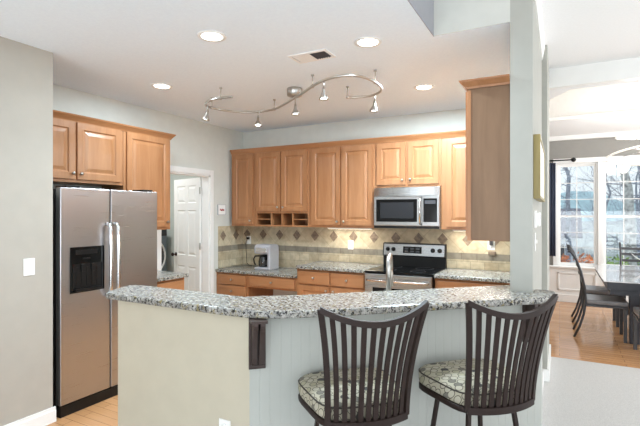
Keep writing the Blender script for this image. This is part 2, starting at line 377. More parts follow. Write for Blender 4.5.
# door casing
def casing(mb, sgn, x):
    for (y0, y1, z0, z1) in ((DY0-0.06, DY0, 0, DH+0.07), (DY1, DY1+0.062, 0, DH+0.07), (DY0, DY1, DH, DH+0.07)):
        mb.box(x, y0, z0, x+sgn*0.018, y1, z1, bev=0.005)
mb = MB(); casing(mb, 1, XL); casing(mb, -1, XL-0.12)
mb.box(XL-0.12, DY0, 0, XL, DY0+0.018, DH).box(XL-0.12, DY1-0.018, 0, XL, DY1, DH).box(XL-0.12, DY0, DH-0.018, XL, DY1, DH)
struct('trim_3', mb, M['white'])
# open six panel door
def panel(mb, x0, z0, x1, z1, y=0.0, g=0.03):
    mb.rects([(x0, z0, x1, z1, y), (x0+0.012, z0+0.012, x1-0.012, z1-0.012, y+0.010), (x0+0.02, z0+0.02, x1-0.02, z1-0.02, y+0.010), (x0+0.05, z0+0.05, x1-0.05, z1-0.05, y+0.002)])
def grid_slab(mb, w, h, t, holes):
    """slab w x h, thickness t (front at y=-t) whose front is cut by recessed raised panels"""
    xs = sorted({0, w} | {q for hh in holes for q in (hh[0], hh[2])}); zs = sorted({0, h} | {q for hh in holes for q in (hh[1], hh[3])})
    b = bmesh.new(); V = {}
    def v(x, y, z):
        k = (round(x, 5), round(y, 5), round(z, 5))
        if k not in V: V[k] = b.verts.new(k)
        return V[k]
    def quad(*p):
        try: b.faces.new([v(*q) for q in p])
        except ValueError: pass
    for i in range(len(xs)-1):
        for j in range(len(zs)-1):
            x0, x1, z0, z1 = xs[i], xs[i+1], zs[j], zs[j+1]
            ho = [hh for hh in holes if hh[0] <= x0+1e-6 and hh[2] >= x1-1e-6 and hh[1] <= z0+1e-6 and hh[3] >= z1-1e-6]
            if not ho: quad((x0, -t, z0), (x1, -t, z0), (x1, -t, z1), (x0, -t, z1))
    for (x0, z0, x1, z1) in holes:
        lv = [(0, -t), (0.010, -t+0.009), (0.018, -t+0.009), (0.046, -t+0.001)]
        for (a, ya), (c, yc) in zip(lv, lv[1:]):
            A = [(x0+a, ya, z0+a), (x1-a, ya, z0+a), (x1-a, ya, z1-a), (x0+a, ya, z1-a)]
            B = [(x0+c, yc, z0+c), (x1-c, yc, z0+c), (x1-c, yc, z1-c), (x0+c, yc, z1-c)]
            for k in range(4): quad(A[k], A[(k+1) % 4], B[(k+1) % 4], B[k])
        a, y = lv[-1]; quad((x0+a, y, z0+a), (x1-a, y, z0+a), (x1-a, y, z1-a), (x0+a, y, z1-a))
    quad((0, 0, 0), (0, 0, h), (w, 0, h), (w, 0, 0))
    for (p, q) in (((0, 0), (w, 0)), ((w, 0), (w, h)), ((w, h), (0, h)), ((0, h), (0, 0))):
        quad((p[0], 0, p[1]), (q[0], 0, q[1]), (q[0], -t, q[1]), (p[0], -t, p[1]))
    bmesh.ops.recalc_face_normals(b, faces=b.faces)
    return mb._merge(b)
W6 = 0.70
hs = [(0.10, 0.22, 0.31, 0.80), (0.39, 0.22, 0.60, 0.80), (0.10, 0.95, 0.31, 1.58), (0.39, 0.95, 0.60, 1.58), (0.10, 1.68, 0.31, 1.92), (0.39, 1.68, 0.60, 1.92)]
d1 = grid_slab(MB(), W6, 2.02, 0.036, hs).build('door_1', M['white'], loc=(-4.925, 4.725, 0.008), rotz=math.atan2(-0.19, 0.68))
d1['kind'] = 'structure'
mb = MB(); mb.lathe([(0.028, 0), (0.028, 0.006), (0.010, 0.010), (0.010, 0.035), (0.024, 0.042), (0.028, 0.055), (0.02, 0.068), (0, 0.07)], (0.06, -0.036, 0.95), 'Y'); mb.build('door_knob', M['bronze'], d1)
for z in (0.25, 1.05, 1.8): MB().box(W6-0.004, -0.044, z, W6+0.012, -0.03, z+0.09).build('hinge', M['nickel'], d1)

# laundry room behind the doorway
struct('wall_laundry', MB().box(-6.9, 2.6, 0, -6.78, 5.4, K), M['laundry'])
struct('wall_laundry', MB().box(-6.78, 2.6, 0, XL-0.12, 2.72, K), M['laundry'])
struct('wall_laundry', MB().box(-6.78, 5.20, 0, XL-0.12, 5.248, K), M['laundry'])
l = bpy.data.lights.new('laundry_ceiling_light', 'AREA'); l.shape = 'DISK'; l.size = 0.5; l.energy = 20  # unseen lamp added to light the laundry room
lo = bpy.data.objects.new('laundry_ceiling_light', l); C.collection.objects.link(lo); lo.location = (-5.2, 3.9, 2.7)
wt = thing('washing_machine', 'grey front-loading washer seen through the laundry doorway', 'washing machine', (-5.5, 4.74, 0), PI/2)
MB().box(-0.34, 0, 0.36, 0.34, 0.66, 1.32, bev=0.02).build('body', M['washer'], wt)
MB().box(-0.34, 0.01, 0, 0.34, 0.66, 0.355, bev=0.01).build('pedestal', M['washer'], wt)
MB().lathe([(0.257, 0.0), (0.27, 0.005), (0.285, 0.03), (0.275, 0.05), (0.265, 0.05), (0.257, 0.03)], (0, -0.0, 0.88), 'Y', 36).build('door_ring', M['plate'], wt)
MB().lathe([(0.256, 0.0), (0.256, 0.03), (0.14, 0.05), (0, 0.055)], (0, 0, 0.88), 'Y', 30).build('door_glass', M['gloss'], wt)
MB().box(-0.33, -0.008, 1.19, 0.33, 0.0, 1.30, bev=0.004).build('control_panel', M['dark'], wt)

# knee wall of the bar
A43 = math.radians(43); ua = Vector((math.cos(A43), math.sin(A43))); na = Vector((-math.sin(A43), math.cos(A43)))
FP = Vector((-1.054, 2.160))                                     # a point of the beadboard face line
def fl(x, off=0):                                               # point of the line parallel to the face at this x
    p = FP + na*off; return Vector((x, p.y + (x-p.x)*ua.y/ua.x))
P1 = Vector((-1.372, 1.80)); P2 = Vector((-0.105, 3.05)); uf = (P2-P1).normalized(); nf = Vector((-uf.y, uf.x)); AF = math.atan2(uf.y, uf.x)
B1, B2 = fl(-1.5, 0.15), fl(-0.2715, 0.15)
pw_ = [(-2.365, 1.80), tuple(P1), tuple(P2), (-0.105, 3.26), (-0.143, 3.26), (-0.143, 2.998), (-0.2735, 2.998), (-0.2735, B2.y)]
xb = -1.5
# inner face meets the straight run
yb_in = 2.02
xin = FP.x + (na*0.15).x + (yb_in - (FP + na*0.15).y)*ua.x/ua.y
pw_ += [(xin, yb_in), (-2.365, yb_in)]
kw = struct('wall_bar', MB().prism(pw_, 0, 1.026), M['cream'])
# beadboard panelling on the angled face
mb = MB(); L = (P2-P1).length; nb = 34
for i in range(nb):
    a, b_ = i*L/nb, (i+1)*L/nb; g = 0.003
    prof = [(a, 0.0), (a, -0.0085), (a+g, -0.010), (b_-g, -0.010), (b_, -0.0085), (b_, 0.0)]
    poly = [tuple(P1 + uf*p[0] + nf*p[1]) for p in prof]
    mb.prism(poly, 0.0, 1.026)
mb.prism([tuple(P1 + uf*0.02 + nf*-0.022), tuple(P1 + uf*L + nf*-0.022), tuple(P1 + ua*L), tuple(P1)], 0.0, 0.10)
struct('wall_bar_panelling', mb, M['bead'])
struct('wall_bar_panelling', MB().box(-0.105, P2.y-0.004, 0.0, -0.099, 3.26, 1.026), M['bead'])
struct('baseboard_bar', MB().box(-0.099, P2.y+0.0, 0.004, -0.083, 3.28, 0.10), M['white'])

# dining room shell
DZ = 2.9
mb = MB()
WX = [(-0.045, 0.575), (0.635, 1.255), (1.315, 1.935)]; WZ0, WZ1 = 0.62, 2.42
xs = [-1.0] + [q for a in WX for q in a] + [4.5]
for i in range(0, len(xs), 2): mb.box(xs[i], 8.9, WZ0, xs[i+1], 9.05, WZ1)
mb.box(-1.0, 8.9, -0.1, 4.5, 9.05, WZ0).box(-1.0, 8.9, WZ1, 4.5, 9.05, 3.6)
struct('wall_dining', mb, M['dining'])
struct('wall_dining_left', MB().box(-1.0, 5.39, 0, -0.9, 8.9, 3.5), M['dining'])
struct('wall_dining_header', MB().box(-0.1, 5.4, DZ, 4.5, 5.5, 3.5), M['white'])
octo = [(0.10, 5.58), (2.3, 5.58), (2.6, 5.9), (2.6, 7.1), (2.3, 7.4), (-0.5, 7.4), (-0.8, 7.1), (-0.3, 6.35)]
def ring_ceiling():
    b = bmesh.new()
    out = [(-0.9, 5.502), (4.5, 5.502), (4.5, 8.9), (-0.9, 8.9)]
    ov = [b.verts.new((x, y, DZ)) for x, y in out]; iv = [b.verts.new((x, y, DZ)) for x, y in octo]
    es = [b.edges.new((ov[i], ov[(i+1) % 4])) for i in range(4)] + [b.edges.new((iv[i], iv[(i+1) % 8])) for i in range(8)]
    bmesh.ops.triangle_fill(b, edges=es, use_beauty=True)
    hi = [b.verts.new((x, y, 3.42)) for x, y in octo]
    for i in range(8):
        f = b.faces.new((iv[i], iv[(i+1) % 8], hi[(i+1) % 8], hi[i])); f.material_index = 1
    b.faces.new(hi)
    m = MB(); 
    vm = {v: m.bm.verts.new(v.co) for v in b.verts}
    for f in b.faces:
        nf = m.bm.faces.new([vm[v] for v in f.verts]); nf.material_index = f.material_index
    b.free(); return m
m_ = ring_ceiling(); m_.box(-0.9, 5.502, 3.43, 4.5, 8.9, 3.5); struct('ceiling', m_, [M['ceil'], M['tray']])
mb = MB(); mb.box(-0.5, 7.36, DZ, 2.3, 7.4, DZ+0.05, bev=0.008)
struct('trim_4', mb, M['white'])
# dining crown, wainscot and window trim
mb = MB(); mb.box(-0.9, 8.84, DZ-0.08, 4.5, 8.9, DZ, bev=0.012)
struct('trim_5', mb, M['white'])
mb = MB()
mb.box(-0.9, 8.88, 0, 4.5, 8.9, 0.60).box(-0.9, 8.862, 0, 4.5, 8.88, 0.13, bev=0.004)
for x0 in (-0.75, -0.03, 0.67, 1.35, 2.1):
    for (a, b_, c, e) in ((x0, 0.20, x0+0.58, 0.228), (x0, 0.487, x0+0.58, 0.515), (x0, 0.20, x0+0.028, 0.515), (x0+0.552, 0.20, x0+0.58, 0.515)):
        mb.box(a, 8.864, b_, c, 8.882, e, bev=0.005)
struct('baseboard_dining', mb, M['white'])
mb = MB(); mb.box(-0.9, 8.82, 0.595, 4.5, 8.9, 0.625, bev=0.006)
for a, b_ in ((-0.1, -0.045), (0.575, 0.635), (1.255, 1.315), (1.935, 2.0)): mb.box(a, 8.878, 0.62, b_, 8.9, 2.42)
mb.box(-0.1, 8.875, 2.42, 2.0, 8.9, 2.50)
struct('trim_6', mb, M['white'])
for k, (x0, x1) in enumerate(WX):
    z0, z1 = WZ0, WZ1; zm = 1.49
    mb = MB(); f = 0.028
    mb.box(x0, 8.92, z0, x0+f, 9.0, z1).box(x1-f, 8.92, z0, x1, 9.0, z1).box(x0+f, 8.92, z1-f, x1-f, 9.0, z1).box(x0+f, 8.92, z0, x1-f, 9.0, z0+f)
    wf = struct('window_%d' % (k+1), mb, M['white'])
    for (a, b_, yy) in ((z0+f, zm+0.02, 8.94), (zm-0.02, z1-f, 8.965)):
        mb = MB(); s = 0.032
        X0, X1 = x0+f, x1-f
        mb.box(X0, yy, a, X0+s, yy+0.022, b_).box(X1-s, yy, a, X1, yy+0.022, b_).box(X0+s, yy, a, X1-s, yy+0.022, a+s).box(X0+s, yy, b_-s, X1-s, yy+0.022, b_)
        xm = (X0+X1)/2; mb.box(xm-0.006, yy+0.004, a+s, xm+0.006, yy+0.018, b_-s)
        for q in (1, 2):
            zz = a+s+(b_-a-2*s)*q/3; mb.box(X0+s, yy+0.004, zz-0.006, xm-0.006, yy+0.018, zz+0.006).box(xm+0.006, yy+0.004, zz-0.006, X1-s, yy+0.018, zz+0.006)
        sh = mb.build('sash', M['white'], wf)
        MB().box(X0+s, yy+0.009, a+s, X1-s, yy+0.013, b_-s).build('window_glass', M['glass'], sh)

# ------------------------------------------------------------------ cabinets
def knob(parent, x, z, y):
    MB().lathe([(0.007, 0), (0.006, 0.012), (0.013, 0.017), (0.015, 0.023), (0.010, 0.030), (0, 0.031)], (x, y, z), 'Y', 12).build('knob', M['nickel'], parent, label='satin nickel knob')
def cab_door(parent, x0, z0, x1, z1, yf, kn=None, name='door', stile=0.058, mat='maple'):
    w_, h_ = x1-x0, z1-z0
    st = min(stile, h_*0.28)
    mb = grid_slab(MB(), w_, h_, 0.02, [(st, st, w_-st, h_-st)] if name == 'door' else [])
    if name == 'drawer':
        mb = MB().box(0, -0.02, 0, w_, 0, h_, bev=0.006)
    o = mb.build(name, M[mat if name == 'door' else 'mapleX'], parent, loc=(x0, -yf, z0))
    if kn: knob(o, kn[0]-x0, kn[1]-z0, -0.02)
    return o
def cabinet(label, loc, rotz, w_, z0, z1, dep, doors=(), drawers=(), cat='cabinet', name='wall_cabinet', group=None, cubby=None, toe=False, sidemat=None):
    """origin at wall, local x along the wall, front at y=-dep"""
    t = thing(name, label, cat, loc, rotz, group)
    mb = MB()
    if cubby:
        cz0, cz1, cols = cubby
        mb.box(0, -dep, cz1, w_, -0.003, z1, bev=0.002).box(0, -dep, z0, w_, 0, cz0).box(0, -0.02, cz0, w_, 0, cz1)
        mb.box(0, -dep, cz0, 0.03, -0.02, cz1).box(w_-0.03, -dep, cz0, w_, -0.02, cz1)
        mb.build('body', M['maple'], t)
        dv = MB(); iw = (w_-0.06)
        for c in cols[1:-1]: dv.box(0.03+iw*c-0.009, -dep+0.006, cz0, 0.03+iw*c+0.009, -0.02, cz1)
        for a, c in ((cols[0], cols[1]), (cols[-2], cols[-1])):
            dv.box(0.03+iw*a, -dep+0.008, (cz0+cz1)/2-0.006, 0.03+iw*c, -0.02, (cz0+cz1)/2+0.006)
        dv.build('cubby_divider', M['maple'], t)
    elif toe:
        mb.box(0, -dep, z0+0.10, w_, -0.003, z1, bev=0.002).box(0.0, -dep+0.07, z0, w_, -0.003, z0+0.10)
        mb.build('body', M['maple'], t)
    else:
        mb.box(0, -dep, z0, w_, -0.003, z1, bev=0.002); mb.build('body', M[sidemat or 'maple'], t)
    for d_ in doors: cab_door(t, d_[0], d_[1], d_[2], d_[3], dep, d_[4] if len(d_) > 4 else None)
    for d_ in drawers: cab_door(t, d_[0], d_[1], d_[2], d_[3], dep, ((d_[0]+d_[2])/2, (d_[1]+d_[3])/2), 'drawer')
    return t
def crown_path(mb, P, O, z0=2.355, h=0.062):
    """crown moulding along the plan polyline P; O = outward direction of each segment (mitred corners)"""
    prof = [(0, 0), (0.006, 0), (0.010, 0.012), (0.026, h*0.55), (0.040, h*0.8), (0.044, h), (0, h)]
    b = bmesh.new(); R_ = []
    for i, p in enumerate(P):
        o = Vector(O[max(i-1, 0)]) if i in (0, len(P)-1) else Vector(O[i-1]) + Vector(O[i])
        if i == 0: o = Vector(O[0])
        R_.append([b.verts.new((p[0]+o.x*a, p[1]+o.y*a, z0+c)) for a, c in prof])
    n = len(prof)
    for A, B in zip(R_, R_[1:]):
        for k in range(n): b.faces.new((A[k], A[(k+1) % n], B[(k+1) % n], B[k]))
    b.faces.new(R_[0][::-1]); b.faces.new(R_[-1])
    bmesh.ops.recalc_face_normals(b, faces=b.faces); mb._merge(b)

T0, T1 = 1.37, 2.38
Gu = None
# left wall uppers (local x runs along +Y)
cabinet('low double-door maple wall cabinet above the refrigerator', (XL, 1.975, 0), PI/2, 0.963, 1.82, T1, 0.33,
        [(0.02, 1.85, 0.462, 2.355, (0.435, 1.90)), (0.482, 1.85, 0.93, 2.355, (0.51, 1.90))])
cabinet('tall single-door maple wall cabinet right of the refrigerator cabinet', (XL, 2.942, 0), PI/2, 0.60, T0, T1, 0.33,
        [(0.03, 1.40, 0.57, 2.355, (0.535, 1.455))])
mb = MB(); crown_path(mb, [(XL+0.331, 1.975), (XL+0.331, 3.543), (XL+0.001, 3.543)], [(1, 0), (0, 1)])
tag(mb.build('crown_moulding', M['mapleY']), 'long maple crown moulding over the refrigerator side cabinets', 'moulding')
# back wall uppers (local x = world X)
D = 0.33
def wc(label, x0, x1, z0, doors, cubby=None, drs=()):
    return cabinet(label, (x0, YB, 0), 0, x1-x0, z0, T1, D, [(a-x0, b_, c-x0, e, (k[0]-x0, k[1])) for a, b_, c, e, k in doors], cubby=cubby)
wc('narrow single-door maple wall cabinet in the left back corner', -4.06, -3.652, T0, [(-4.02, 1.40, -3.685, 2.355, (-3.72, 1.445))])
wc('double-door maple wall cabinet with open cubbies along its bottom', -3.650, -2.795, T0, [(-3.625, 1.575, -3.235, 2.355, (-3.27, 1.625)), (-3.218, 1.575, -2.825, 2.355, (-3.185, 1.625))], cubby=(1.39, 1.545, [0, 0.29, 0.5, 0.71, 1]))
wc('tall double-door maple wall cabinet left of the microwave', -2.793, -1.912, T0, [(-2.765, 1.40, -2.362, 2.355, (-2.397, 1.445)), (-2.342, 1.40, -1.935, 2.355, (-2.307, 1.445))])
wc('short double-door maple wall cabinet above the microwave', -1.910, -1.142, 1.845, [(-1.885, 1.875, -1.540, 2.355, (-1.572, 1.925)), (-1.512, 1.875, -1.165, 2.355, (-1.48, 1.925))])
wc('single-door maple wall cabinet right of the microwave', -1.140, -0.62, T0, [(-1.085, 1.40, -0.66, 2.355, (-0.70, 1.445))])
mb = MB(); crown_path(mb, [(-4.06, YB-D-0.001), (-0.62, YB-D-0.001)], [(0, -1)], 2.367)
tag(mb.build('crown_moulding', M['mapleX']), 'long maple crown moulding along the back wall cabinets', 'moulding')
# end cabinet on the right wall (its brown side panel faces the bar)
XR = -0.2725
ec = cabinet('tall wall cabinet with a plain brown side panel hanging over the bar end', (XR, 4.30, 0), -PI/2, 1.27, T0, T1, 0.258,
             [(0.03, 1.40, 0.62, 2.355, (0.58, 1.445)), (0.645, 1.40, 1.235, 2.355, (0.685, 1.445))])
MB().box(1.27, -0.253, 1.372, 1.276, -0.002, 2.365).build('side_panel', M['panel'], ec, label='plain brown veneer side panel')
MB().box(1.268, -0.260, 1.37, 1.279, -0.236, 2.35, bev=0.002).build('edge_stile', M['maple'], ec)
mb = MB(); crown_path(mb, [(XR-0.262, 4.30), (XR-0.262, 3.0185), (XR-0.001, 3.0185)], [(-1, 0), (0, -1)], 2.358, 0.052)
tag(mb.build('crown_moulding', M['mapleY']), 'short maple crown moulding on the end cabinet by the bar', 'moulding')

# base cabinets on the back wall
DKZ = 0.75
cabinet('low two-drawer maple desk cabinet in the back corner', (-4.114, YB, 0), 0, 0.535, 0, DKZ, 0.58, [], [(0.06, 0.60, 0.50, 0.73), (0.06, 0.44, 0.50, 0.585), (0.06, 0.12, 0.50, 0.42)], name='desk_cabinet', toe=True)
dk = cabinet('shallow maple desk drawer unit over the knee space', (-3.577, YB, 0), 0, 0.755, 0.585, DKZ, 0.58, [], [(0.04, 0.61, 0.715, 0.735)], name='desk_drawer_unit', cat='drawer unit')
cabinet('maple base cabinet with two drawers left of the range', (-2.82, YB, 0), 0, 0.908, 0, 0.874, 0.60,
        [(0.03, 0.13, 0.45, 0.68, (0.41, 0.635)), (0.465, 0.13, 0.885, 0.68, (0.505, 0.635))], [(0.03, 0.70, 0.45, 0.85), (0.465, 0.70, 0.885, 0.85)], name='base_cabinet', toe=True)
cabinet('maple base cabinet right of the range', (-1.143, YB, 0), 0, 0.868, 0, 0.874, 0.60,
        [(0.03, 0.13, 0.425, 0.68, (0.38, 0.635)), (0.44, 0.13, 0.84, 0.68, (0.48, 0.635))], [(0.03, 0.70, 0.84, 0.85)], name='base_cabinet', toe=True)
cabinet('small maple base cabinet beside the refrigerator', (XL, 2.945, 0), PI/2, 0.52, 0, 0.874, 0.62,
        [(0.02, 0.13, 0.50, 0.68, (0.06, 0.635))], [(0.02, 0.70, 0.50, 0.85)], name='base_cabinet', toe=True)
def slab(label, poly, z0, z1, name='countertop', bev=0.008):
    o = MB().prism(poly, z0, z1).build(name, M['granite']); tag(o, label, 'countertop')
    b = o.modifiers.new('bevel', 'BEVEL'); b.width = bev; b.segments = 3; b.limit_method = 'ANGLE'; b.angle_limit = math.radians(50)
    return o
slab('lower granite desk top under the coffee maker', [(-4.113, 4.64), (-2.826, 4.64), (-2.826, 5.235), (-4.113, 5.235)], DKZ, DKZ+0.04)
slab('granite countertop between the desk and the range', [(-2.822, 4.61), (-1.912, 4.61), (-1.912, 5.235), (-2.822, 5.235)], 0.874, 0.914)
slab('granite countertop right of the range', [(-1.143, 4.61), (-0.275, 4.61), (-0.275, 5.235), (-1.143, 5.235)], 0.874, 0.914)
slab('small granite countertop beside the refrigerator', [(XL+0.003, 2.945), (-3.455, 2.945), (-3.455, 3.49), (XL+0.003, 3.49)], 0.874, 0.914)
# backsplash: tile courses, a grey band and slate diamonds
mb = MB(); yt = YB-0.012
def bs(x0, x1, z0, z1, mat, y=yt): mb.box(x0, y, z0, x1, YB, z1, mat)
bs(-4.114, -2.822, 0.792, 1.02, 0); bs(-2.822, -0.275, 0.916, 1.02, 0); bs(-4.114, -0.275, 1.02, 1.095, 2); bs(-4.114, -0.275, 1.095, 1.368, 1)
for k in range(13):
    x = -4.03 + 0.283*k; z = 1.245; h = 0.072; 
    mb.prism([(x-0.062, z), (x, z-h), (x+0.062, z), (x, z+h)], -yt, -(yt-0.003), 3, M=Matrix(((1, 0, 0, 0), (0, 0, -1, 0), (0, 1, 0, 0), (0, 0, 0, 1))))
struct('backsplash_back', mb, [M['tile'], M['tiledg'], M['band'], M['slate']])
mb = MB(); xt = XL+0.012
mb.box(XL, 4.70, 0.792, xt, yt, 1.02, 0).box(XL, 4.70, 1.02, xt, yt, 1.095, 2).box(XL, 4.70, 1.095, xt, yt, 1.368, 1)
for y in (4.79, 5.07):
    z = 1.235; h = 0.072
    mb.prism([(y-0.062, z), (y, z-h), (y+0.062, z), (y, z+h)], xt, xt+0.003, 3, M=Matrix(((0, 0, 1, 0), (1, 0, 0, 0), (0, 1, 0, 0), (0, 0, 0, 1))))
struct('backsplash_left', mb, [M['tile'], M['tiledg'], M['band'], M['slate']])
mb = MB(); mb.box(XR-0.0085, 4.62, 0.916, XR, yt, 1.368, 0)
struct('backsplash_right', mb, [M['tile']])

# under cabinet lamps
def ucl(label, x0, x1, y, p, z=1.37):
    t = thing('under_cabinet_light', label, 'light', ((x0+x1)/2, y, z-0.003), 0, 'lamps under the wall cabinets')
    h = (x1-x0)/2
    MB().box(-h, -0.035, -0.018, h, 0.035, 0.0, bev=0.003).build('housing', M['plate'], t)
    MB().box(-h+0.01, -0.025, -0.0205, h-0.01, 0.025, -0.0175).build('diffuser', M['lampw'], t)
    l = area('under_cabinet_lamp', ((x0+x1)/2, y, z-0.028), (0, 0, 0), x1-x0-0.02, 0.05, p, (1, 0.93, 0.82)); return t
ucl('slim lamp under the tall cabinets left of the microwave', -2.62, -2.02, 5.10, 2.2)
ucl('slim lamp under the cabinet right of the microwave', -1.05, -0.66, 5.10, 2.2)
ucl('slim lamp under the end cabinet by the bar', -0.50, -0.30, 3.5, 2.0)

# ------------------------------------------------------------------ refrigerator (front faces +X)
fr = thing('refrigerator', 'stainless side-by-side refrigerator with black dispenser in the alcove', 'refrigerator', (-4.06, 2.016, 0), PI/2)
FW, FD, FH = 0.918, 0.695, 1.745
MB().box(0.0, -FD, 0.03, FW, -0.01, FH-0.01, bev=0.006).build('body', M['black'], fr, label='black cabinet sides')
MB().box(0.01, -FD-0.05, 0.0, FW-0.01, -FD+0.05, 0.085, bev=0.004).build('kick_grille', M['black'], fr)
fsx = 0.425
def fdoor(x0, x1):
    b = bmesh.new()
    o = MB().box(x0, -FD-0.065, 0.095, x1, -FD-0.004, FH, bev=0.007, seg=3).build('door', M['steel'], fr, label='brushed stainless door')
    return o
fl_, fr_ = fdoor(0.002, fsx-0.005), fdoor(fsx+0.005, FW-0.002)
for o, x in ((fl_, fsx-0.036), (fr_, fsx+0.034)):
    y = -FD-0.065
    MB().tube([(x, y+0.004, 1.46), (x, y-0.03, 1.455), (x, y-0.052, 1.43), (x, y-0.058, 1.36), (x, y-0.06, 1.15), (x, y-0.058, 0.96), (x, y-0.052, 0.90), (x, y-0.03, 0.875), (x, y+0.004, 0.87)], 0.0155, 12).build('handle', M['chrome'], o, label='polished bar handle')
dx0, dx1, dz0, dz1 = 0.075, 0.362, 0.93, 1.285; y = -FD-0.065
dp = MB()
dp.box(dx0, y-0.008, dz0, dx0+0.022, y+0.002, dz1).box(dx1-0.022, y-0.008, dz0, dx1, y+0.002, dz1).box(dx0+0.022, y-0.008, dz0, dx1-0.022, y+0.002, dz0+0.03).box(dx0+0.022, y-0.008, dz1-0.13, dx1-0.022, y+0.002, dz1)
dpo = dp.build('dispenser', M['gloss'], fl_, label='black ice and water dispenser')
mb = MB(); mb.box(0.115, y-0.0095, 1.225, 0.30, y-0.0075, 1.262).box(0.17, y-0.0095, 1.185, 0.24, y-0.0075, 1.2)
mb.build('control_panel', M['black'], fl_)
mb = MB(); mb.box(dx0+0.022, y-0.002, dz0+0.03, dx1-0.022, y+0.001, dz1-0.13)
mb.prism([(dx0+0.03, y-0.03), (dx1-0.03, y-0.03), (dx1-0.03, y-0.002), (dx0+0.03, y-0.002)], dz0+0.012, dz0+0.03)
for k in range(5): mb.box(dx0+0.05+k*0.042, y-0.006, dz0+0.04, dx0+0.062+k*0.042, y-0.001, dz1-0.16)
mb.box(0.16, y-0.016, 1.09, 0.19, y-0.002, 1.15, bev=0.003).box(0.245, y-0.016, 1.09, 0.275, y-0.002, 1.15, bev=0.003)
mb.build('dispenser_bay', M['black'], fl_)
MB().box(0.05, -FD-0.06, FH-0.01, 0.16, -FD+0.08, FH+0.016, bev=0.005).build('hinge_cover', M['black'], fr)
MB().box(FW-0.16, -FD-0.06, FH-0.01, FW-0.05, -FD+0.08, FH+0.016, bev=0.005).build('hinge_cover', M['black'], fr)

# ------------------------------------------------------------------ microwave
mw = thing('microwave', 'stainless over-the-range microwave with dark glass door', 'microwave', (-1.903, YB, 1.375), 0)
mwW, mwD, mwH = 0.76, 0.38, 0.465
MB().box(0, -mwD, 0, mwW, 0, mwH, bev=0.004).build('body', M['steelH'], mw)
mb = MB()
pts = []
for k in range(13):
    f = k/12; x = f*mwW; pts.append((x, -mwD-0.004-0.045*math.sin(PI*f)**0.7))
poly = [(0, -mwD)] + pts + [(mwW, -mwD)]
mb.prism(poly, 0.368, mwH-0.004); mb.build('vent_hood_strip', M['steelH'], mw)
mb = MB(); mb.box(0.004, -mwD-0.028, 0.03, 0.565, -mwD-0.001, 0.362, bev=0.006)
md = mb.build('door', M['steelH'], mw)
MB().box(0.035, -mwD-0.031, 0.075, 0.515, -mwD-0.027, 0.33, bev=0.001).build('window', M['gloss'], md)
MB().box(0.085, -mwD-0.0325, 0.115, 0.475, -mwD-0.0305, 0.295).build('window_screen', M['screen'], md)
MB().tube([(0.553, -mwD-0.02, 0.345), (0.553, -mwD-0.055, 0.335), (0.553, -mwD-0.062, 0.20), (0.553, -mwD-0.055, 0.06), (0.553, -mwD-0.02, 0.05)], 0.012, 10).build('handle', M['chrome'], md)
mb = MB(); mb.box(0.569, -mwD-0.026, 0.03, mwW-0.004, -mwD-0.001, 0.362, bev=0.005); cp_ = mb.build('control_panel', M['steelH'], mw)
MB().box(0.585, -mwD-0.029, 0.075, mwW-0.025, -mwD-0.025, 0.335).build('keypad', M['gloss'], cp_)
MB().box(0.60, -mwD-0.0305, 0.275, mwW-0.04, -mwD-0.0285, 0.315).build('display', M['dark'], cp_)
MB().box(0.004, -mwD-0.02, 0.002, mwW-0.004, -mwD-0.001, 0.028).build('bottom_grille', M['black'], mw)

# ------------------------------------------------------------------ range
rg = thing('range', 'stainless electric range with black glass top', 'range', (-1.905, YB-0.015, 0), 0)
rW = 0.755
MB().box(0, -0.625, 0.04, rW, 0, 0.895, bev=0.004).build('body', M['black'], rg)
MB().box(0, -0.645, 0.895, rW, -0.055, 0.916, bev=0.005).build('cooktop', M['gloss'], rg, label='black glass cooktop')
for (x, y_, r_) in ((0.2, -0.47, 0.1), (0.55, -0.47, 0.08), (0.2, -0.2, 0.08), (0.55, -0.2, 0.1)):
    for q in (r_,): MB().tube([(x+q*math.cos(k*PI/14), y_+q*math.sin(k*PI/14), 0.9165) for k in range(28)], 0.0012, 4, True).build('burner_ring', M['dark'], rg)
bgm = MB(); bgm.prism([(-0.055, 0.90), (-0.055, 1.03), (-0.075, 1.04), (-0.055, 1.185), (-0.012, 1.19), (0, 1.18), (0, 0.90)], 0, rW, M=Matrix(((0, 0, 1, 0), (1, 0, 0, 0), (0, 1, 0, 0), (0, 0, 0, 1))))
bk = bgm.build('backguard', M['black'], rg)
tl = math.atan2(0.02, 0.145); Mt = Matrix.Translation((0, -0.077, 1.043)) @ Matrix.Rotation(-tl, 4, 'X')
MB().box(0.012, -0.004, 0.0, rW-0.012, 0.004, 0.135, bev=0.003, M=Mt).build('control_fascia', M['steelH'], bk)
MB().box(0.255, -0.007, 0.03, 0.48, -0.003, 0.108, M=Mt).build('display', M['gloss'], bk)
mb = MB()
for i in range(3):
    for j in range(2): mb.box(0.275+i*0.068, -0.009, 0.04+j*0.033, 0.32+i*0.068, -0.0065, 0.06+j*0.033, M=Mt)
mb.build('keypad', M['dark'], bk)
for x in (0.065, 0.135, 0.61, 0.69):
    kb = MB(); kb.lathe([(0.027, 0), (0.025, 0.012), (0.020, 0.018), (0.018, 0.03), (0, 0.031)], (x, -0.004, 0.07), 'Y', 18, M=Mt); kb.box(x-0.004, -0.04, 0.05, x+0.004, -0.02, 0.09, M=Mt); kb.build('knob', M['black'], bk)
od = MB(); od.box(0.006, -0.665, 0.25, rW-0.006, -0.627, 0.885, bev=0.006); odo = od.build('oven_door', M['steelH'], rg)
MB().box(0.10, -0.669, 0.38, rW-0.10, -0.664, 0.74).build('oven_window', M['gloss'], odo)
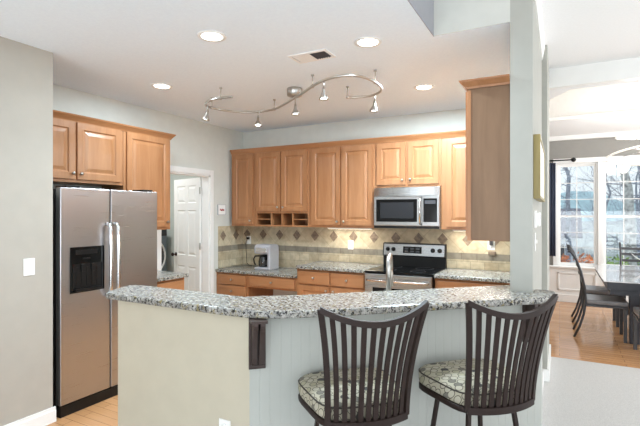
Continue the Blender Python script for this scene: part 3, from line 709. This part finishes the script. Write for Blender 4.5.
MB().tube([(0.05, -0.66, 0.815), (0.05, -0.70, 0.82), (0.08, -0.715, 0.82), (rW-0.08, -0.715, 0.82), (rW-0.05, -0.70, 0.82), (rW-0.05, -0.66, 0.815)], 0.014, 10).build('handle', M['chrome'], odo)
MB().box(0.006, -0.66, 0.06, rW-0.006, -0.627, 0.24, bev=0.006).build('storage_drawer', M['steelH'], rg)

# ------------------------------------------------------------------ bar counter, corbels
NP = FP - na*0.16; FPt = FP + na*0.284
def arc(c, r, a0, a1, n=6): return [(c[0]+r*math.cos(math.radians(a0+(a1-a0)*k/n)), c[1]+r*math.sin(math.radians(a0+(a1-a0)*k/n))) for k in range(n+1)]
def nl(x): return (x, NP.y + (x-NP.x)*ua.y/ua.x)
def fl2(x): return (x, FPt.y + (x-FPt.x)*ua.y/ua.x)
poly = [(-2.545, 2.045), (-2.55, 2.02), (-2.47, 1.80), (-2.43, 1.765), (-2.38, 1.757), (-1.50, 1.757), (-1.40, 1.764), (-1.30, 1.786), (-1.20, 1.838), (-1.10, 1.915)]
poly += [nl(-1.0), nl(-0.5), nl(-0.12)]
e = nl(-0.12)
poly += [(-0.075, e[1]+0.055), (-0.04, e[1]+0.12), (-0.022, 3.02), (-0.024, 3.10), (-0.04, 3.135), (-0.07, 3.145), (-0.1435, 3.145), (-0.1435, 2.9985), (-0.273, 2.9985)]
poly += [fl2(-0.273), fl2(-1.0), fl2(-1.38)]
f0 = fl2(-1.38)
poly += [(-1.46, f0[1]-0.065), (-1.53, f0[1]-0.105), (-1.60, 2.075), (-1.68, 2.066), (-2.50, 2.066)]
slab('curved raised granite bar top with two stools', poly, 1.027, 1.067, 'bar_countertop', 0.014)
def corbel(label, s):
    p = P1 + uf*s
    t = thing('corbel', label, 'bracket', (p.x, p.y, 0), AF, 'brackets under the bar top')
    y = -0.0101
    MB().box(-0.042, y-0.018, 0.772, 0.042, y, 1.025, bev=0.002).build('back_plate', M['espresso'], t)
    prof = [(y-0.018, 0.79), (y-0.035, 0.80), (y-0.042, 0.83), (y-0.046, 0.88), (y-0.058, 0.93), (y-0.072, 0.97), (y-0.085, 0.985), (y-0.09, 1.0), (y-0.09, 1.025), (y-0.018, 1.025)]
    for a, b_ in ((-0.030, -0.006), (0.006, 0.030)):
        MB().prism(prof, a, b_, M=Matrix(((0, 0, 1, 0), (1, 0, 0, 0), (0, 1, 0, 0), (0, 0, 0, 1)))).build('scroll_arm', M['espresso'], t)
    MB().box(-0.04, y-0.093, 1.012, 0.04, y-0.018, 1.0265, bev=0.002).build('top_plate', M['espresso'], t)
corbel('dark carved wooden bracket under the bar top at the cream corner', 0.036)
corbel('dark wooden bracket under the right end of the bar top', L-0.10)

# ------------------------------------------------------------------ bar stools
def outline(n=48):
    pts = []
    for k in range(n):
        a = 2*PI*k/n; c, s_ = math.cos(a), math.sin(a); p = 5.0
        rr = (abs(c)**p + abs(s_)**p)**(-1/p)
        x, y_ = rr*c, rr*s_
        hw = 0.226 + 0.026*y_
        pts.append((x*hw, y_*0.205 + 0.012*(1-x*x)*(1 if y_ > 0 else -1)))
    return pts
def ringmesh(levels):
    """levels: (scale, z); closes both ends"""
    o = outline(); b = bmesh.new(); R = [[b.verts.new((x*s_, y_*s_, z)) for x, y_ in o] for s_, z in levels]; n = len(o)
    for A, B in zip(R, R[1:]):
        for k in range(n):
            f = b.faces.new((A[k], A[(k+1) % n], B[(k+1) % n], B[k])); f.smooth = True
    b.faces.new(R[0][::-1]); f = b.faces.new(R[-1]); f.smooth = True
    bmesh.ops.recalc_face_normals(b, faces=b.faces)
    m = MB(); m._merge(b); return m
def stool(label, x, y_, rz):
    t = thing('bar_stool', label, 'bar stool', (x, y_, 0.004), rz, 'bar stools at the granite bar')
    cu = ringmesh([(0.93, 0.645), (0.98, 0.652), (1.0, 0.67), (1.0, 0.695), (0.985, 0.712), (0.93, 0.726), (0.75, 0.738), (0.45, 0.744), (0.15, 0.746)]).build('seat_cushion', M['fabric'], t, label='cream cushion with dark pebble print')
    MB().tube([(px*0.99, py*0.99, 0.709) for px, py in outline()], 0.004, 6, True).build('piping', M['piping'], cu)
    ringmesh([(0.99, 0.618), (1.0, 0.622), (1.0, 0.640), (0.97, 0.645)]).build('seat_frame', M['bronze'], t)
    MB().lathe([(0.10, 0.585), (0.10, 0.60), (0.06, 0.605), (0.06, 0.618)], seg=20).build('swivel_plate', M['bronze'], t)
    zb = 0.640
    def bp(f, s_):
        wd = 0.184 + 0.056*s_**2.0
        top = 1.088 + 0.066*f*f
        yy = -0.195 - 0.045*(1-f*f) - 0.085*s_**1.4
        return Vector((f*wd, yy, zb + (top-zb)*s_))
    N = 12
    def member(f, hw, ht, name, s0=0.0, s1=1.0):
        P = [bp(f, s0+(s1-s0)*k/N) for k in range(N+1)]
        ang = 0.40*f; tw = Vector((math.cos(ang), math.sin(ang), 0)); tn = Vector((-tw.y, tw.x, 0))
        MB().strip(P, tw*hw, tn*ht).build(name, M['bronze'], t)
    for f in (-1, 1): member(f, 0.0125, 0.009, 'back_post')
    for i in range(10): member(-1 + 2*(i+1)/11, 0.0112, 0.004, 'back_slat')
    fs = [-1 + 2*k/24 for k in range(25)]
    def rail(s_, hh, ht, name, dz=0):
        P = [bp(f, s_) + Vector((0, 0, dz)) for f in fs]; tn = [Vector((-math.sin(0.40*f), math.cos(0.40*f), 0))*ht for f in fs]
        MB().strip(P, Vector((0, 0, hh)), tn).build(name, M['bronze'], t)
    rail(1.0, 0.013, 0.010, 'top_rail'); rail(0.0, 0.016, 0.011, 'bottom_rail')
    for sx in (-1, 1):
        q = bp(sx, 0.0)
        MB().tube([(sx*0.16, -0.12, 0.63), (sx*0.172, -0.17, 0.632), tuple(q)], 0.010, 8).build('back_bracket', M['bronze'], t)
        for sy in (-1, 1):
            MB().strip([(sx*0.125, sy*0.125, 0.62), (sx*0.15, sy*0.15, 0.40), (sx*0.205, sy*0.205, 0.0)], Vector((0.0095, 0, 0)), Vector((0, 0.0095, 0))).build('leg', M['bronze'], t)
    r_ = 0.168
    MB().tube([(-r_, -r_, 0.27), (r_, -r_, 0.27), (r_, r_, 0.27), (-r_, r_, 0.27)], 0.009, 8, True).build('footrest', M['bronze'], t)
stool('dark bronze slat-back bar stool nearer the camera, in front of the cream-grey wall', -0.876, 1.958, math.radians(44))
stool('dark bronze slat-back bar stool under the right end of the bar', -0.385, 2.385, math.radians(46))

# ------------------------------------------------------------------ ceiling lights
def downlight(label, x, y_, p):
    t = thing('recessed_light', label, 'ceiling light', (x, y_, K), 0, 'recessed lights in the kitchen ceiling')
    MB().lathe([(0.068, -0.002), (0.072, -0.006), (0.095, -0.005), (0.097, -0.0005)], seg=32).build('trim_ring', M['white'], t)
    MB().lathe([(0.070, -0.001), (0.070, -0.004), (0, -0.0045)], seg=28).build('lens', M['lamp'], t)
    l = bpy.data.lights.new('downlight', 'AREA'); l.shape = 'DISK'; l.size = 0.14; l.energy = p; l.color = (0.74, 0.90, 1.0)
    o = bpy.data.objects.new('downlight', l); C.collection.objects.link(o); o.location = (x, y_, K-0.012)
downlight('recessed ceiling light nearest the camera at upper left', -2.058, 2.29, 27)
downlight('recessed ceiling light beside the air vent, nearest the bar', -1.174, 2.885, 32)
downlight('recessed ceiling light above the refrigerator cabinets', -3.28, 2.969, 15)
downlight('recessed ceiling light near the microwave and back wall', -1.128, 4.166, 68)
# ceiling air vent
vt = thing('air_vent', 'white rectangular ceiling air vent between the recessed lights', 'vent', (-1.655, 2.945, K), math.radians(0))
MB().box(-0.16, -0.09, -0.006, 0.16, -0.065, 0).box(-0.16, 0.065, -0.006, 0.16, 0.09, 0).box(-0.16, -0.065, -0.006, -0.14, 0.065, 0).box(0.14, -0.065, -0.006, 0.16, 0.065, 0).box(-0.01, -0.065, -0.006, 0.01, 0.065, 0).build('frame', M['white'], vt)
for k in range(6):
    x = 0.022 + k*0.02
    MB().strip([(x, -0.065, -0.004), (x, 0.065, -0.004)], (0.006, 0, 0.004), (0.0006, 0, -0.0008)).build('louver', M['dark'], vt)
for k in range(6):
    x = -0.022 - k*0.02
    MB().strip([(x, -0.065, -0.004), (x, 0.065, -0.004)], (0.0095, 0, 0.001), (0.0, 0, -0.0008)).build('louver', M['plate'], vt)
MB().box(0.01, -0.065, -0.0015, 0.14, 0.065, -0.0005).build('duct', M['dark'], vt)

# monorail track light
RZ = 2.64
rail = [(-2.70, 3.285), (-2.81, 3.268), (-2.94, 3.275), (-3.08, 3.345), (-3.165, 3.44), (-3.17, 3.555), (-3.12, 3.715), (-3.004, 3.855), (-2.814, 3.91), (-2.62, 3.875), (-2.42, 3.755), (-2.244, 3.624), (-2.09, 3.515), (-1.871, 3.34), (-1.714, 3.24), (-1.585, 3.197), (-1.463, 3.215), (-1.39, 3.30), (-1.352, 3.475), (-1.365, 3.66), (-1.43, 3.79), (-1.555, 3.865), (-1.70, 3.85), (-1.76, 3.80)]
def catmull(P, n=5):
    out = []
    for i in range(len(P)-1):
        p0, p1, p2, p3 = P[max(i-1, 0)], P[i], P[i+1], P[min(i+2, len(P)-1)]
        for k in range(n):
            u = k/n; out.append(tuple(0.5*((2*b_)+(c-a)*u+(2*a-5*b_+4*c-d_)*u*u+(3*b_-a-3*c+d_)*u**3) for a, b_, c, d_ in zip(p0, p1, p2, p3)))
    return out + [P[-1]]
tk = thing('track_light', 'curving satin nickel monorail track light with small spot heads', 'track light', (-2.23, 3.63, RZ))
def tl_(p, z=0): return (p[0]+2.23, p[1]-3.63, z)
cr_ = catmull(rail)
MB().tube([tl_(p) for p in cr_], 0.0115, 8).build('rail', M['nickel'], tk)
MB().lathe([(0.072, K-RZ), (0.074, K-RZ-0.02), (0.072, 0.03), (0.045, 0.018), (0.012, 0.012), (0.012, 0.0)], (0.0, 0.0, 0), seg=24).build('canopy', M['nickel'], tk)
for q in ((-2.83, 3.27), (-3.165, 3.52), (-2.63, 3.877), (-1.871, 3.34), (-1.352, 3.48), (-1.755, 3.803)):
    x, y_, _ = tl_(q)
    MB().tube([(x, y_, -0.008), (x, y_, K-RZ-0.004)], 0.005, 8).lathe([(0.014, K-RZ-0.012), (0.014, K-RZ)], (x, y_, 0), seg=12).lathe([(0.012, -0.014), (0.012, 0.012)], (x, y_, 0), seg=12).build('standoff', M['nickel'], tk)
for (q, tx, ty) in (((-3.13, 3.42), -0.03, -0.02), ((-2.86, 3.905), 0.02, -0.03), ((-2.21, 3.61), 0, 0), ((-1.71, 3.24), 0.0, 0), ((-1.50, 3.85), -0.02, 0)):
    x, y_, _ = tl_(q)
    MM = Matrix.Translation((x, y_, -0.055)) @ Matrix.Rotation(ty*6, 4, 'X') @ Matrix.Rotation(-tx*6, 4, 'Y')
    mb = MB(); mb.tube([(x, y_, 0), (x, y_, -0.055)], 0.006, 8)
    mb.lathe([(0.010, 0.0), (0.013, -0.03), (0.016, -0.045), (0.036, -0.085), (0.040, -0.10), (0.034, -0.10), (0.012, -0.05)], seg=18, M=MM)
    sh = mb.build('spot_head', M['nickel'], tk)
    MB().lathe([(0.030, -0.092), (0.0, -0.088)], seg=16, M=MM).build('bulb', M['lamp'], sh)
    l = bpy.data.lights.new('track_spot', 'SPOT'); l.energy = 9; l.spot_size = math.radians(75); l.spot_blend = 0.6; l.shadow_soft_size = 0.03; l.color = (1, 0.93, 0.82)
    o = bpy.data.objects.new('track_spot', l); C.collection.objects.link(o)
    o.matrix_world = Matrix.Translation((-2.23, 3.63, RZ)) @ MM @ Matrix.Translation((0, 0, -0.11))

# ------------------------------------------------------------------ wall plates, pictures
def plate(name, label, loc, rotz, kind='switch', cat='switch'):
    t = thing(name, label, cat, loc, rotz)
    MB().box(-0.038, -0.006, -0.06, 0.038, 0, 0.06, bev=0.003).build('cover_plate', M['plate'], t)
    if kind == 'switch': MB().box(-0.006, -0.016, -0.010, 0.006, -0.005, 0.014, bev=0.002).build('toggle', M['plate'], t)
    else:
        for z in (-0.027, 0.027): MB().lathe([(0.016, 0), (0.016, 0.0085), (0, 0.0085)], (0, 0, z), 'Y', 16).build('socket', M['plate'], t)
    return t
plate('light_switch', 'white toggle switch on the beige alcove wall', (-3.314, 1.80, 1.167), PI/2)
plate('wall_outlet', 'white outlet low on the cream bar wall', (-1.527, 1.799, 0.42), 0, 'outlet', 'outlet')
o_ = plate('wall_outlet', 'outlet with a small brown night light under the end cabinet', (-0.665, YB-0.0125, 1.20), 0, 'outlet', 'outlet')
MB().box(-0.03, -0.04, -0.115, 0.05, -0.0, -0.075, bev=0.006).build('night_light', M['slate'], o_)
MB().box(-0.018, -0.03, -0.005, 0.018, -0.008, 0.045, bev=0.004).build('plug', M['dark'], o_)
o_ = plate('wall_outlet', 'tan outlet plate in the stone band left of the range', (-2.37, YB-0.0125, 1.14), 0, 'outlet', 'outlet')
o_ = plate('wall_outlet', 'outlet with a black plug behind the coffee maker', (-4.0, YB-0.0125, 1.155), 0, 'outlet', 'outlet')
pg = MB().box(-0.02, -0.04, 0.01, 0.02, -0.008, 0.045, bev=0.005).tube([(0, -0.035, 0.02), (-0.02, -0.05, -0.05), (-0.025, -0.03, -0.2), (0.0, -0.05, -0.33), (0.06, -0.08, -0.36), (0.14, -0.12, -0.355)], 0.004, 6).build('plug', M['black'], o_)
o_ = plate('light_switch', 'white switch plate below the thermostat on the right wall', (-0.1445, 3.25, 1.36), PI/2)
th = thing('thermostat', 'white thermostat box below the gold-framed picture', 'thermostat', (-0.1445, 3.22, 1.51), PI/2)
MB().box(-0.075, -0.012, -0.055, 0.075, 0, 0.055, bev=0.003).build('base_plate', M['plate'], th)
MB().box(-0.06, -0.035, -0.045, 0.06, -0.011, 0.045, bev=0.006).build('cover', M['plate'], th)
MB().box(-0.03, -0.0365, 0.0, 0.03, -0.0345, 0.03).build('display', M['silverp'], th)
pc = thing('framed_picture', 'gold-framed picture with white mat on the right wall', 'picture', (-0.1445, 3.57, 1.84), PI/2)
hw, hh = 0.50, 0.20
MB().box(-hw, -0.04, -hh, -hw+0.02, 0, hh, bev=0.003).box(hw-0.02, -0.04, -hh, hw, 0, hh, bev=0.003).box(-hw+0.02, -0.04, hh-0.02, hw-0.02, 0, hh, bev=0.003).box(-hw+0.02, -0.04, -hh, hw-0.02, 0, -hh+0.02, bev=0.003).build('frame', M['gold'], pc)
MB().box(-hw+0.02, -0.034, -hh+0.02, hw-0.02, -0.002, hh-0.02).build('mat', M['paper'], pc)
sg = thing('wall_sign', 'small framed white card with red script beside the laundry door', 'sign', (XL+0.001, 4.765, 1.595), PI/2)
q = 0.075; hz = 0.065
MB().box(-q, -0.012, -hz, q, -0.001, hz).build('card', M['paper'], sg)
MB().box(-q-0.006, -0.015, -hz-0.006, -q, 0, hz+0.006).box(q, -0.015, -hz-0.006, q+0.006, 0, hz+0.006).box(-q, -0.015, hz, q, 0, hz+0.006).box(-q, -0.015, -hz-0.006, q, 0, -hz).build('frame', M['silverp'], sg)
mb = MB()
for (x0, x1, zz) in ((-0.042, -0.030, 0.004), (-0.024, -0.010, -0.004), (-0.004, 0.004, -0.002), (0.010, 0.024, 0.003), (0.028, 0.044, -0.004)):
    mb.tube([(x0, -0.013, zz-0.014), ((x0+x1)/2, -0.013, zz+0.012), (x1, -0.013, zz-0.012), (x1+0.004, -0.013, zz+0.006)], 0.0032, 5)
mb.build('lettering', M['red'], sg)

# ------------------------------------------------------------------ coffee maker, faucet
cm = thing('coffee_maker', 'silver drip coffee maker with glass carafe on the desk top', 'coffee maker', (-3.50, 4.98, DKZ+0.0405), math.radians(4))
MB().box(-0.12, -0.13, 0.0, 0.12, 0.12, 0.035, bev=0.012).build('base', M['silverp'], cm)
mb = MB(); mb.box(-0.12, 0.02, 0.03, 0.12, 0.12, 0.24, bev=0.012).box(0.075, -0.12, 0.03, 0.12, 0.05, 0.24, bev=0.012); mb.build('column', M['silverp'], cm)
mb = MB()
mb.prism([(-0.13, 0.215), (-0.135, 0.30), (-0.10, 0.335), (0.08, 0.335), (0.12, 0.31), (0.12, 0.215)], -0.12, 0.12, M=Matrix(((0, 0, 1, 0), (1, 0, 0, 0), (0, 1, 0, 0), (0, 0, 0, 1))), bev=0.008)
mb.build('brew_head', M['silverp'], cm)
MB().box(-0.09, -0.137, 0.235, 0.07, -0.128, 0.295, bev=0.002).build('control_panel', M['chrome'], cm)
mb = MB(); mb.lathe([(0.058, 0.037), (0.068, 0.06), (0.068, 0.11), (0.055, 0.165), (0.050, 0.175), (0.0, 0.176)], (-0.025, -0.045, 0), seg=24)
ca = mb.build('carafe', M['carafe'], cm, label='smoked glass carafe')
MB().lathe([(0.052, 0.172), (0.054, 0.19), (0.0, 0.2)], (-0.025, -0.045, 0), seg=20).build('lid', M['black'], ca)
MB().tube([(-0.07, -0.07, 0.18), (-0.125, -0.10, 0.178), (-0.14, -0.11, 0.14), (-0.135, -0.105, 0.09), (-0.12, -0.098, 0.06)], 0.010, 8).build('handle', M['black'], ca)
# sink cabinet below the bar with the faucet
sc_ = thing('sink_cabinet', 'maple sink cabinet behind the raised bar wall', 'cabinet', (0, 0, 0))
def band(o0, o1, x0, x1):
    a = FP + na*o0; b_ = FP + na*o1
    return [tuple(a + ua*x0), tuple(a + ua*x1), tuple(b_ + ua*x1), tuple(b_ + ua*x0)]
MB().prism(band(0.155, 0.70, 0.0, 0.80), 0.0, 0.874).build('body', M['maple'], sc_)
slab('granite sink counter behind the raised bar wall', band(0.152, 0.73, -0.02, 0.82), 0.876, 0.914)
fp = (-0.992, 2.795)
fa = thing('faucet', 'tall satin steel pull-down kitchen faucet behind the bar', 'faucet', (fp[0], fp[1], 0.9145), math.radians(15))
MB().lathe([(0.028, 0), (0.028, 0.012), (0.019, 0.02), (0.019, 0.09), (0.016, 0.10)], seg=20).build('base', M['nickel'], fa)
N = 14; pts = [(0, 0, 0.08), (0, 0, 0.25)] + [(-0.0*(1-math.cos(PI*k/N)), 0.085*(1-math.cos(PI*k/N)), 0.265+0.085*math.sin(PI*k/N)) for k in range(N+1)] + [(0.0, 0.17, 0.24)]
MB().tube(pts, 0.017, 12).build('spout', M['nickel'], fa)
MB().lathe([(0.014, 0.245), (0.018, 0.22), (0.021, 0.14), (0.019, 0.128), (0, 0.128)], (0.0, 0.17, 0), seg=16).build('spray_head', M['nickel'], fa)
MB().tube([(0.018, 0, 0.065), (0.045, 0, 0.075), (0.075, 0.0, 0.12)], 0.006, 8).build('lever', M['nickel'], fa)

# ------------------------------------------------------------------ dining furniture
tb = thing('dining_table', 'dark rectangular dining table with a pale polished top near the windows', 'table', (0.98, 7.05, 0))
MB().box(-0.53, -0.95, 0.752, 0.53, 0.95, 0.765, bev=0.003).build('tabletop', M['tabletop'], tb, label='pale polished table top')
MB().box(-0.495, -0.948, 0.665, 0.495, 0.948, 0.752, bev=0.003).box(-0.46, -0.88, 0.60, 0.46, 0.88, 0.665).build('apron', M['tableleg'], tb)
for sx in (-1, 1):
    for sy in (-1, 1): MB().box(sx*0.20-0.05, sy*0.62-0.05, 0, sx*0.20+0.05, sy*0.62+0.05, 0.60, bev=0.004).build('leg', M['tableleg'], tb)
for sy in (-1, 1): MB().box(-0.15, sy*0.62-0.04, 0.10, 0.15, sy*0.62+0.04, 0.18).build('stretcher', M['tableleg'], tb)
def dchair(label, x, y_, rz):
    """faces local +y"""
    t = thing('dining_chair', label, 'dining chair', (x, y_, 0), rz, 'metal dining chairs around the table')
    MB().box(-0.23, -0.21, 0.40, 0.23, 0.22, 0.425, bev=0.004).build('seat_frame', M['gunmetal'], t)
    MB().box(-0.225, -0.205, 0.425, 0.225, 0.225, 0.485, bev=0.022, seg=3).build('seat_pad', M['seatpad'], t)
    for sx in (-1, 1):
        X = sx*0.205
        MB().tube([(X, -0.34, 0.0), (X, -0.28, 0.14), (X, -0.235, 0.30), (X, -0.215, 0.45), (X, -0.225, 0.62), (X, -0.265, 0.82), (X, -0.32, 0.98), (X, -0.375, 1.06), (X, -0.41, 1.07)], 0.014, 8).build('back_post', M['gunmetal'], t)
        MB().box(X-0.018, 0.175, 0.0, X+0.018, 0.211, 0.40, bev=0.003).build('leg', M['gunmetal'], t)
    for (yy, z) in ((-0.24, 0.70), (-0.262, 0.80), (-0.292, 0.90), (-0.325, 0.985)):
        MB().strip([(-0.205+0.041*k, yy-0.018*(1-((k-5)/5)**2), z) for k in range(11)], (0, 0, 0.020), (0, 0.006, 0)).build('back_slat', M['gunmetal'], t)
dchair('grey metal dining chair on the left side of the table, nearer the carpet', 0.50, 6.62, -PI/2)
dchair('grey metal dining chair on the left side of the table, nearer the windows', 0.50, 7.45, -PI/2)
dchair('slat-back dining chair at the window end of the table', 1.06, 8.22, PI)
dchair('dining chair at the near end of the table, cut by the photo edge', 0.96, 5.95, 0)
bw = thing('table_ornament', 'small white bird-like ornament on the dining table', 'ornament', (1.08, 7.75, 0.766))
MB().lathe([(0.05, 0), (0.05, 0.01), (0.02, 0.03), (0.03, 0.08), (0.07, 0.11), (0.06, 0.14), (0, 0.16)], seg=16).build('body', M['plate'], bw)
MB().strip([(-0.05, 0, 0.11), (-0.12, 0, 0.15), (-0.17, 0, 0.20)], [(0, 0.03, 0), (0, 0.025, 0), (0, 0.008, 0)], (0, 0, 0.006)).build('wing', M['plate'], bw)
# curtain and rod
ct = thing('curtain', 'narrow navy curtain panel left of the dining windows', 'curtain', (-0.05, 8.74, 0))
mb = MB(); b = bmesh.new(); n = 28; cols_ = []
for k in range(n+1):
    x = -0.15 + 0.14*k/n; y_ = 0.035*math.sin(k*2*PI/7)
    cols_.append([b.verts.new((x, y_, z)) for z in (0.80, 1.6, 2.42)])
for A, B in zip(cols_, cols_[1:]):
    for k in range(2): f = b.faces.new((A[k], B[k], B[k+1], A[k+1])); f.smooth = True
mb._merge(b); co = mb.build('panel', M['curtain'], ct)
so = co.modifiers.new('thick', 'SOLIDIFY'); so.thickness = 0.006
rd = thing('curtain_rod', 'short black curtain rod with a round finial above the window', 'curtain rod', (-0.20, 8.74, 2.46))
MB().tube([(0.0, 0, 0), (0.38, 0, 0)], 0.012, 10).build('rod', M['black'], rd)
MB().lathe([(0.014, 0), (0.032, 0.015), (0.042, 0.04), (0.032, 0.065), (0.0, 0.08)], (0.37, 0, 0), 'X', 16).build('finial', M['black'], rd)
MB().tube([(0.02, 0.135, -0.03), (0.02, 0.06, -0.03), (0.02, 0, -0.005)], 0.009, 8).build('bracket', M['black'], rd)
# ring chandelier
ch = thing('chandelier', 'white and chrome ring chandelier over the dining table', 'chandelier', (1.02, 7.05, 2.4))
def ring(R_, z, tilt, ph, nm):
    Mx = Matrix.Translation((0, 0, z)) @ Matrix.Rotation(ph, 4, 'Z') @ Matrix.Rotation(tilt, 4, 'X')
    P = [tuple(Mx @ Vector((R_*math.cos(k*PI/18), R_*math.sin(k*PI/18), 0))) for k in range(36)]
    MB().tube(P, 0.013, 8, True).build(nm, M['lampR'], ch)
M['lampR'] = emit('ring_glow', (255, 252, 244), 0.35)
ring(0.36, 0.13, 0.10, 0.4, 'ring'); ring(0.47, -0.06, -0.16, 0.9, 'ring'); ring(0.26, -0.22, 0.12, 0.2, 'ring')
MB().tube([(0, 0, -0.25), (0, 0, 1.02)], 0.012, 8).build('stem', M['chrome'], ch)
MB().lathe([(0.07, 0.99), (0.07, 1.018), (0, 1.019)], seg=20).build('canopy', M['chrome'], ch)
mb = MB()
for (R_, z) in ((0.36, 0.13), (0.47, -0.06), (0.26, -0.22)):
    for k in range(3): mb.tube([(0, 0, z+0.02), (R_*math.cos(k*2.1), R_*math.sin(k*2.1), z)], 0.006, 6)
mb.build('arm', M['chrome'], ch)

l = bpy.data.lights.new('chandelier_light', 'POINT'); l.energy = 28; l.shadow_soft_size = 0.25; l.color = (1, 0.96, 0.9)
o = bpy.data.objects.new('chandelier_light', l); C.collection.objects.link(o); o.location = (1.02, 7.05, 2.55)

# ------------------------------------------------------------------ outdoors
g = MB(); b = bmesh.new(); G = {}
NX, NY = 24, 24
for i in range(NX+1):
    for j in range(NY+1):
        x = -40 + 90*i/NX; yy = 9.06 + 110*(j/NY)**1.5
        dd = yy-9.06
        z = -0.15 - 0.10*min(dd, 22) + (0 if dd < 45 else (dd-45)*0.09) + 0.25*math.sin(x*0.21+dd*0.13)*min(1, dd/10)
        G[i, j] = b.verts.new((x, yy, z))
for i in range(NX):
    for j in range(NY):
        f = b.faces.new((G[i, j], G[i+1, j], G[i+1, j+1], G[i, j+1])); f.smooth = True
g._merge(b); struct('ground', g, M['grass'])
hb = MB(); b = bmesh.new(); R0 = []; n = 40
for k in range(n+1):
    x = -70 + 180*k/n; h = 4.6 + 1.2*math.sin(k*0.9) + 0.8*math.sin(k*2.3+1)
    R0.append([b.verts.new((x, 80, -4)), b.verts.new((x, 88, h*0.6)), b.verts.new((x, 100, h)), b.verts.new((x, 118, -4))])
for A, B in zip(R0, R0[1:]):
    for k in range(3): f = b.faces.new((A[k], B[k], B[k+1], A[k+1])); f.smooth = True
hb._merge(b); struct('hills', hb, M['hill'])
def gz(y_): return -0.15 - 0.10*min(y_-9.06, 22) - 0.28
def tree(label, x, y_, h, r0, lean, mat, seed, low=0.18):
    rnd = random.Random(seed); t = thing('bare_tree', label, 'tree', (x, y_, gz(y_)), 0, 'bare trees outside the dining windows')
    N = 9; P = []
    for k in range(N+1):
        f = k/N; P.append(Vector((lean[0]*f*h + 0.06*rnd.uniform(-1, 1)*f*h*0.5, lean[1]*f*h, f*h)))
    MB().tube(P, [r0*(1-0.8*k/N) for k in range(N+1)], 8).build('trunk', mat, t)
    cr2 = MB()
    def branch(p, d, ln, r, lev):
        pts = [p]; q = p.copy(); dd = d.copy()
        for k in range(4):
            dd = (dd + Vector((rnd.uniform(-.35, .35), rnd.uniform(-.35, .35), rnd.uniform(-.12, .22)))).normalized(); q = q + dd*ln/4; pts.append(q.copy())
        cr2.tube(pts, [r*(1-0.2*k) for k in range(5)], 5 if lev == 0 else 4)
        if lev < 2:
            for k in range(2, 5):
                for m__ in range(2 if lev == 0 else 1):
                    nd = (dd + Vector((rnd.uniform(-1, 1), rnd.uniform(-1, 1), rnd.uniform(-.3, .7)))).normalized(); branch(pts[k], nd, ln*0.6, r*0.45, lev+1)
    for k in range(11):
        f = low + (1-low)*k/15; i = min(int(f*N), N-1); p = P[i].lerp(P[i+1], f*N-i)
        a = rnd.uniform(0, 2*PI); branch(p, Vector((math.cos(a), math.sin(a), rnd.uniform(0.0, 0.5))).normalized(), h*rnd.uniform(0.13, 0.24), r0*0.16, 0)
    cr2.build('branches', M['bark'], t)
tree('pale leaning birch trunk seen in the right dining window', 1.72, 14.0, 7.0, 0.16, (-0.055, 0), M['birch'], 3)
tree('grey bare tree at the right edge of the photo', 2.9, 22.5, 8.0, 0.17, (0.02, 0), M['bark'], 11)
tree('slim bare tree behind the lower left dining window', 0.27, 18.0, 7.5, 0.11, (-0.02, 0), M['bark'], 5)
tree('bare tree beyond the middle of the right window', 2.3, 31.0, 8.0, 0.12, (0.03, 0), M['bark'], 8)
tree('distant bare tree behind the birch', 5.6, 44.0, 9.0, 0.16, (0, 0), M['bark'], 13)
tree('thin bare tree far off to the left of the window', -0.7, 30.0, 8.0, 0.12, (0.04, 0), M['bark'], 17)
def shrub(label, x, y_, r, h, mat, seed):
    rnd = random.Random(seed); z0 = gz(y_)+0.20
    t = thing('shrub', label, 'shrub', (x, y_, z0))
    st = MB(); lf = MB()
    for k in range(9):
        a = rnd.uniform(0, 6.28); st.tube([(0, 0, 0), (r*0.3*math.cos(a), r*0.3*math.sin(a), h*0.4), (r*0.7*math.cos(a), r*0.7*math.sin(a), h*0.8)], 0.008, 4)
    st.build('stem', M['bark'], t)
    b = bmesh.new()
    for k in range(420):
        a = rnd.uniform(0, 6.28); ph = math.acos(rnd.uniform(-0.6, 1)); q = rnd.uniform(0.6, 1)
        sr = math.sin(ph)**0.45; p = Vector((r*q*sr*math.cos(a), r*q*sr*math.sin(a), h*(0.5+0.5*q*math.cos(ph))))
        u = Vector((rnd.gauss(0, 1), rnd.gauss(0, 1), rnd.gauss(0, 1))).normalized(); v = u.orthogonal().normalized(); s_ = rnd.uniform(0.03, 0.055)
        b.faces.new([b.verts.new(p+u*s_), b.verts.new(p+v*s_*0.5), b.verts.new(p-u*s_), b.verts.new(p-v*s_*0.5)])
    lf._merge(b); lf.build('foliage', mat, t)
shrub('orange-leaved shrub outside the left dining window', 0.44, 10.3, 0.23, 1.12, M['leafo'], 1)
shrub('rusty small shrub left of the orange one', 0.08, 10.4, 0.11, 1.08, M['leafo'], 2)
shrub('green shrub outside the right dining window', 0.98, 10.4, 0.24, 1.14, M['leafg'], 3)
shrub('green shrub behind the window end chair', 1.5, 10.5, 0.22, 1.12, M['leafg'], 4)
shrub('small green shrub at the left window corner', -0.16, 10.6, 0.10, 1.12, M['leafg'], 6)
hs_ = thing('neighbour_house', 'pale neighbouring house with grey roof beyond the garden', 'house', (-1.6, 36.0, -2.9))
MB().box(-5, 0, 0, 2.7, 6, 2.9).build('wall', M['siding'], hs_)
MB().prism([(-0.4, 2.7), (3.0, 4.6), (6.4, 2.7), (6.4, 2.85), (3.0, 4.8), (-0.4, 2.85)], -5.3, 3.0, M=Matrix(((0, 0, 1, 0), (1, 0, 0, 0), (0, 1, 0, 0), (0, 0, 0, 1)))).build('roof', M['roof'], hs_)
for x in (-3.6, -1.2, 1.0): MB().box(x, -0.04, 1.0, x+0.9, 0.02, 2.2).build('window', M['dark'], hs_)
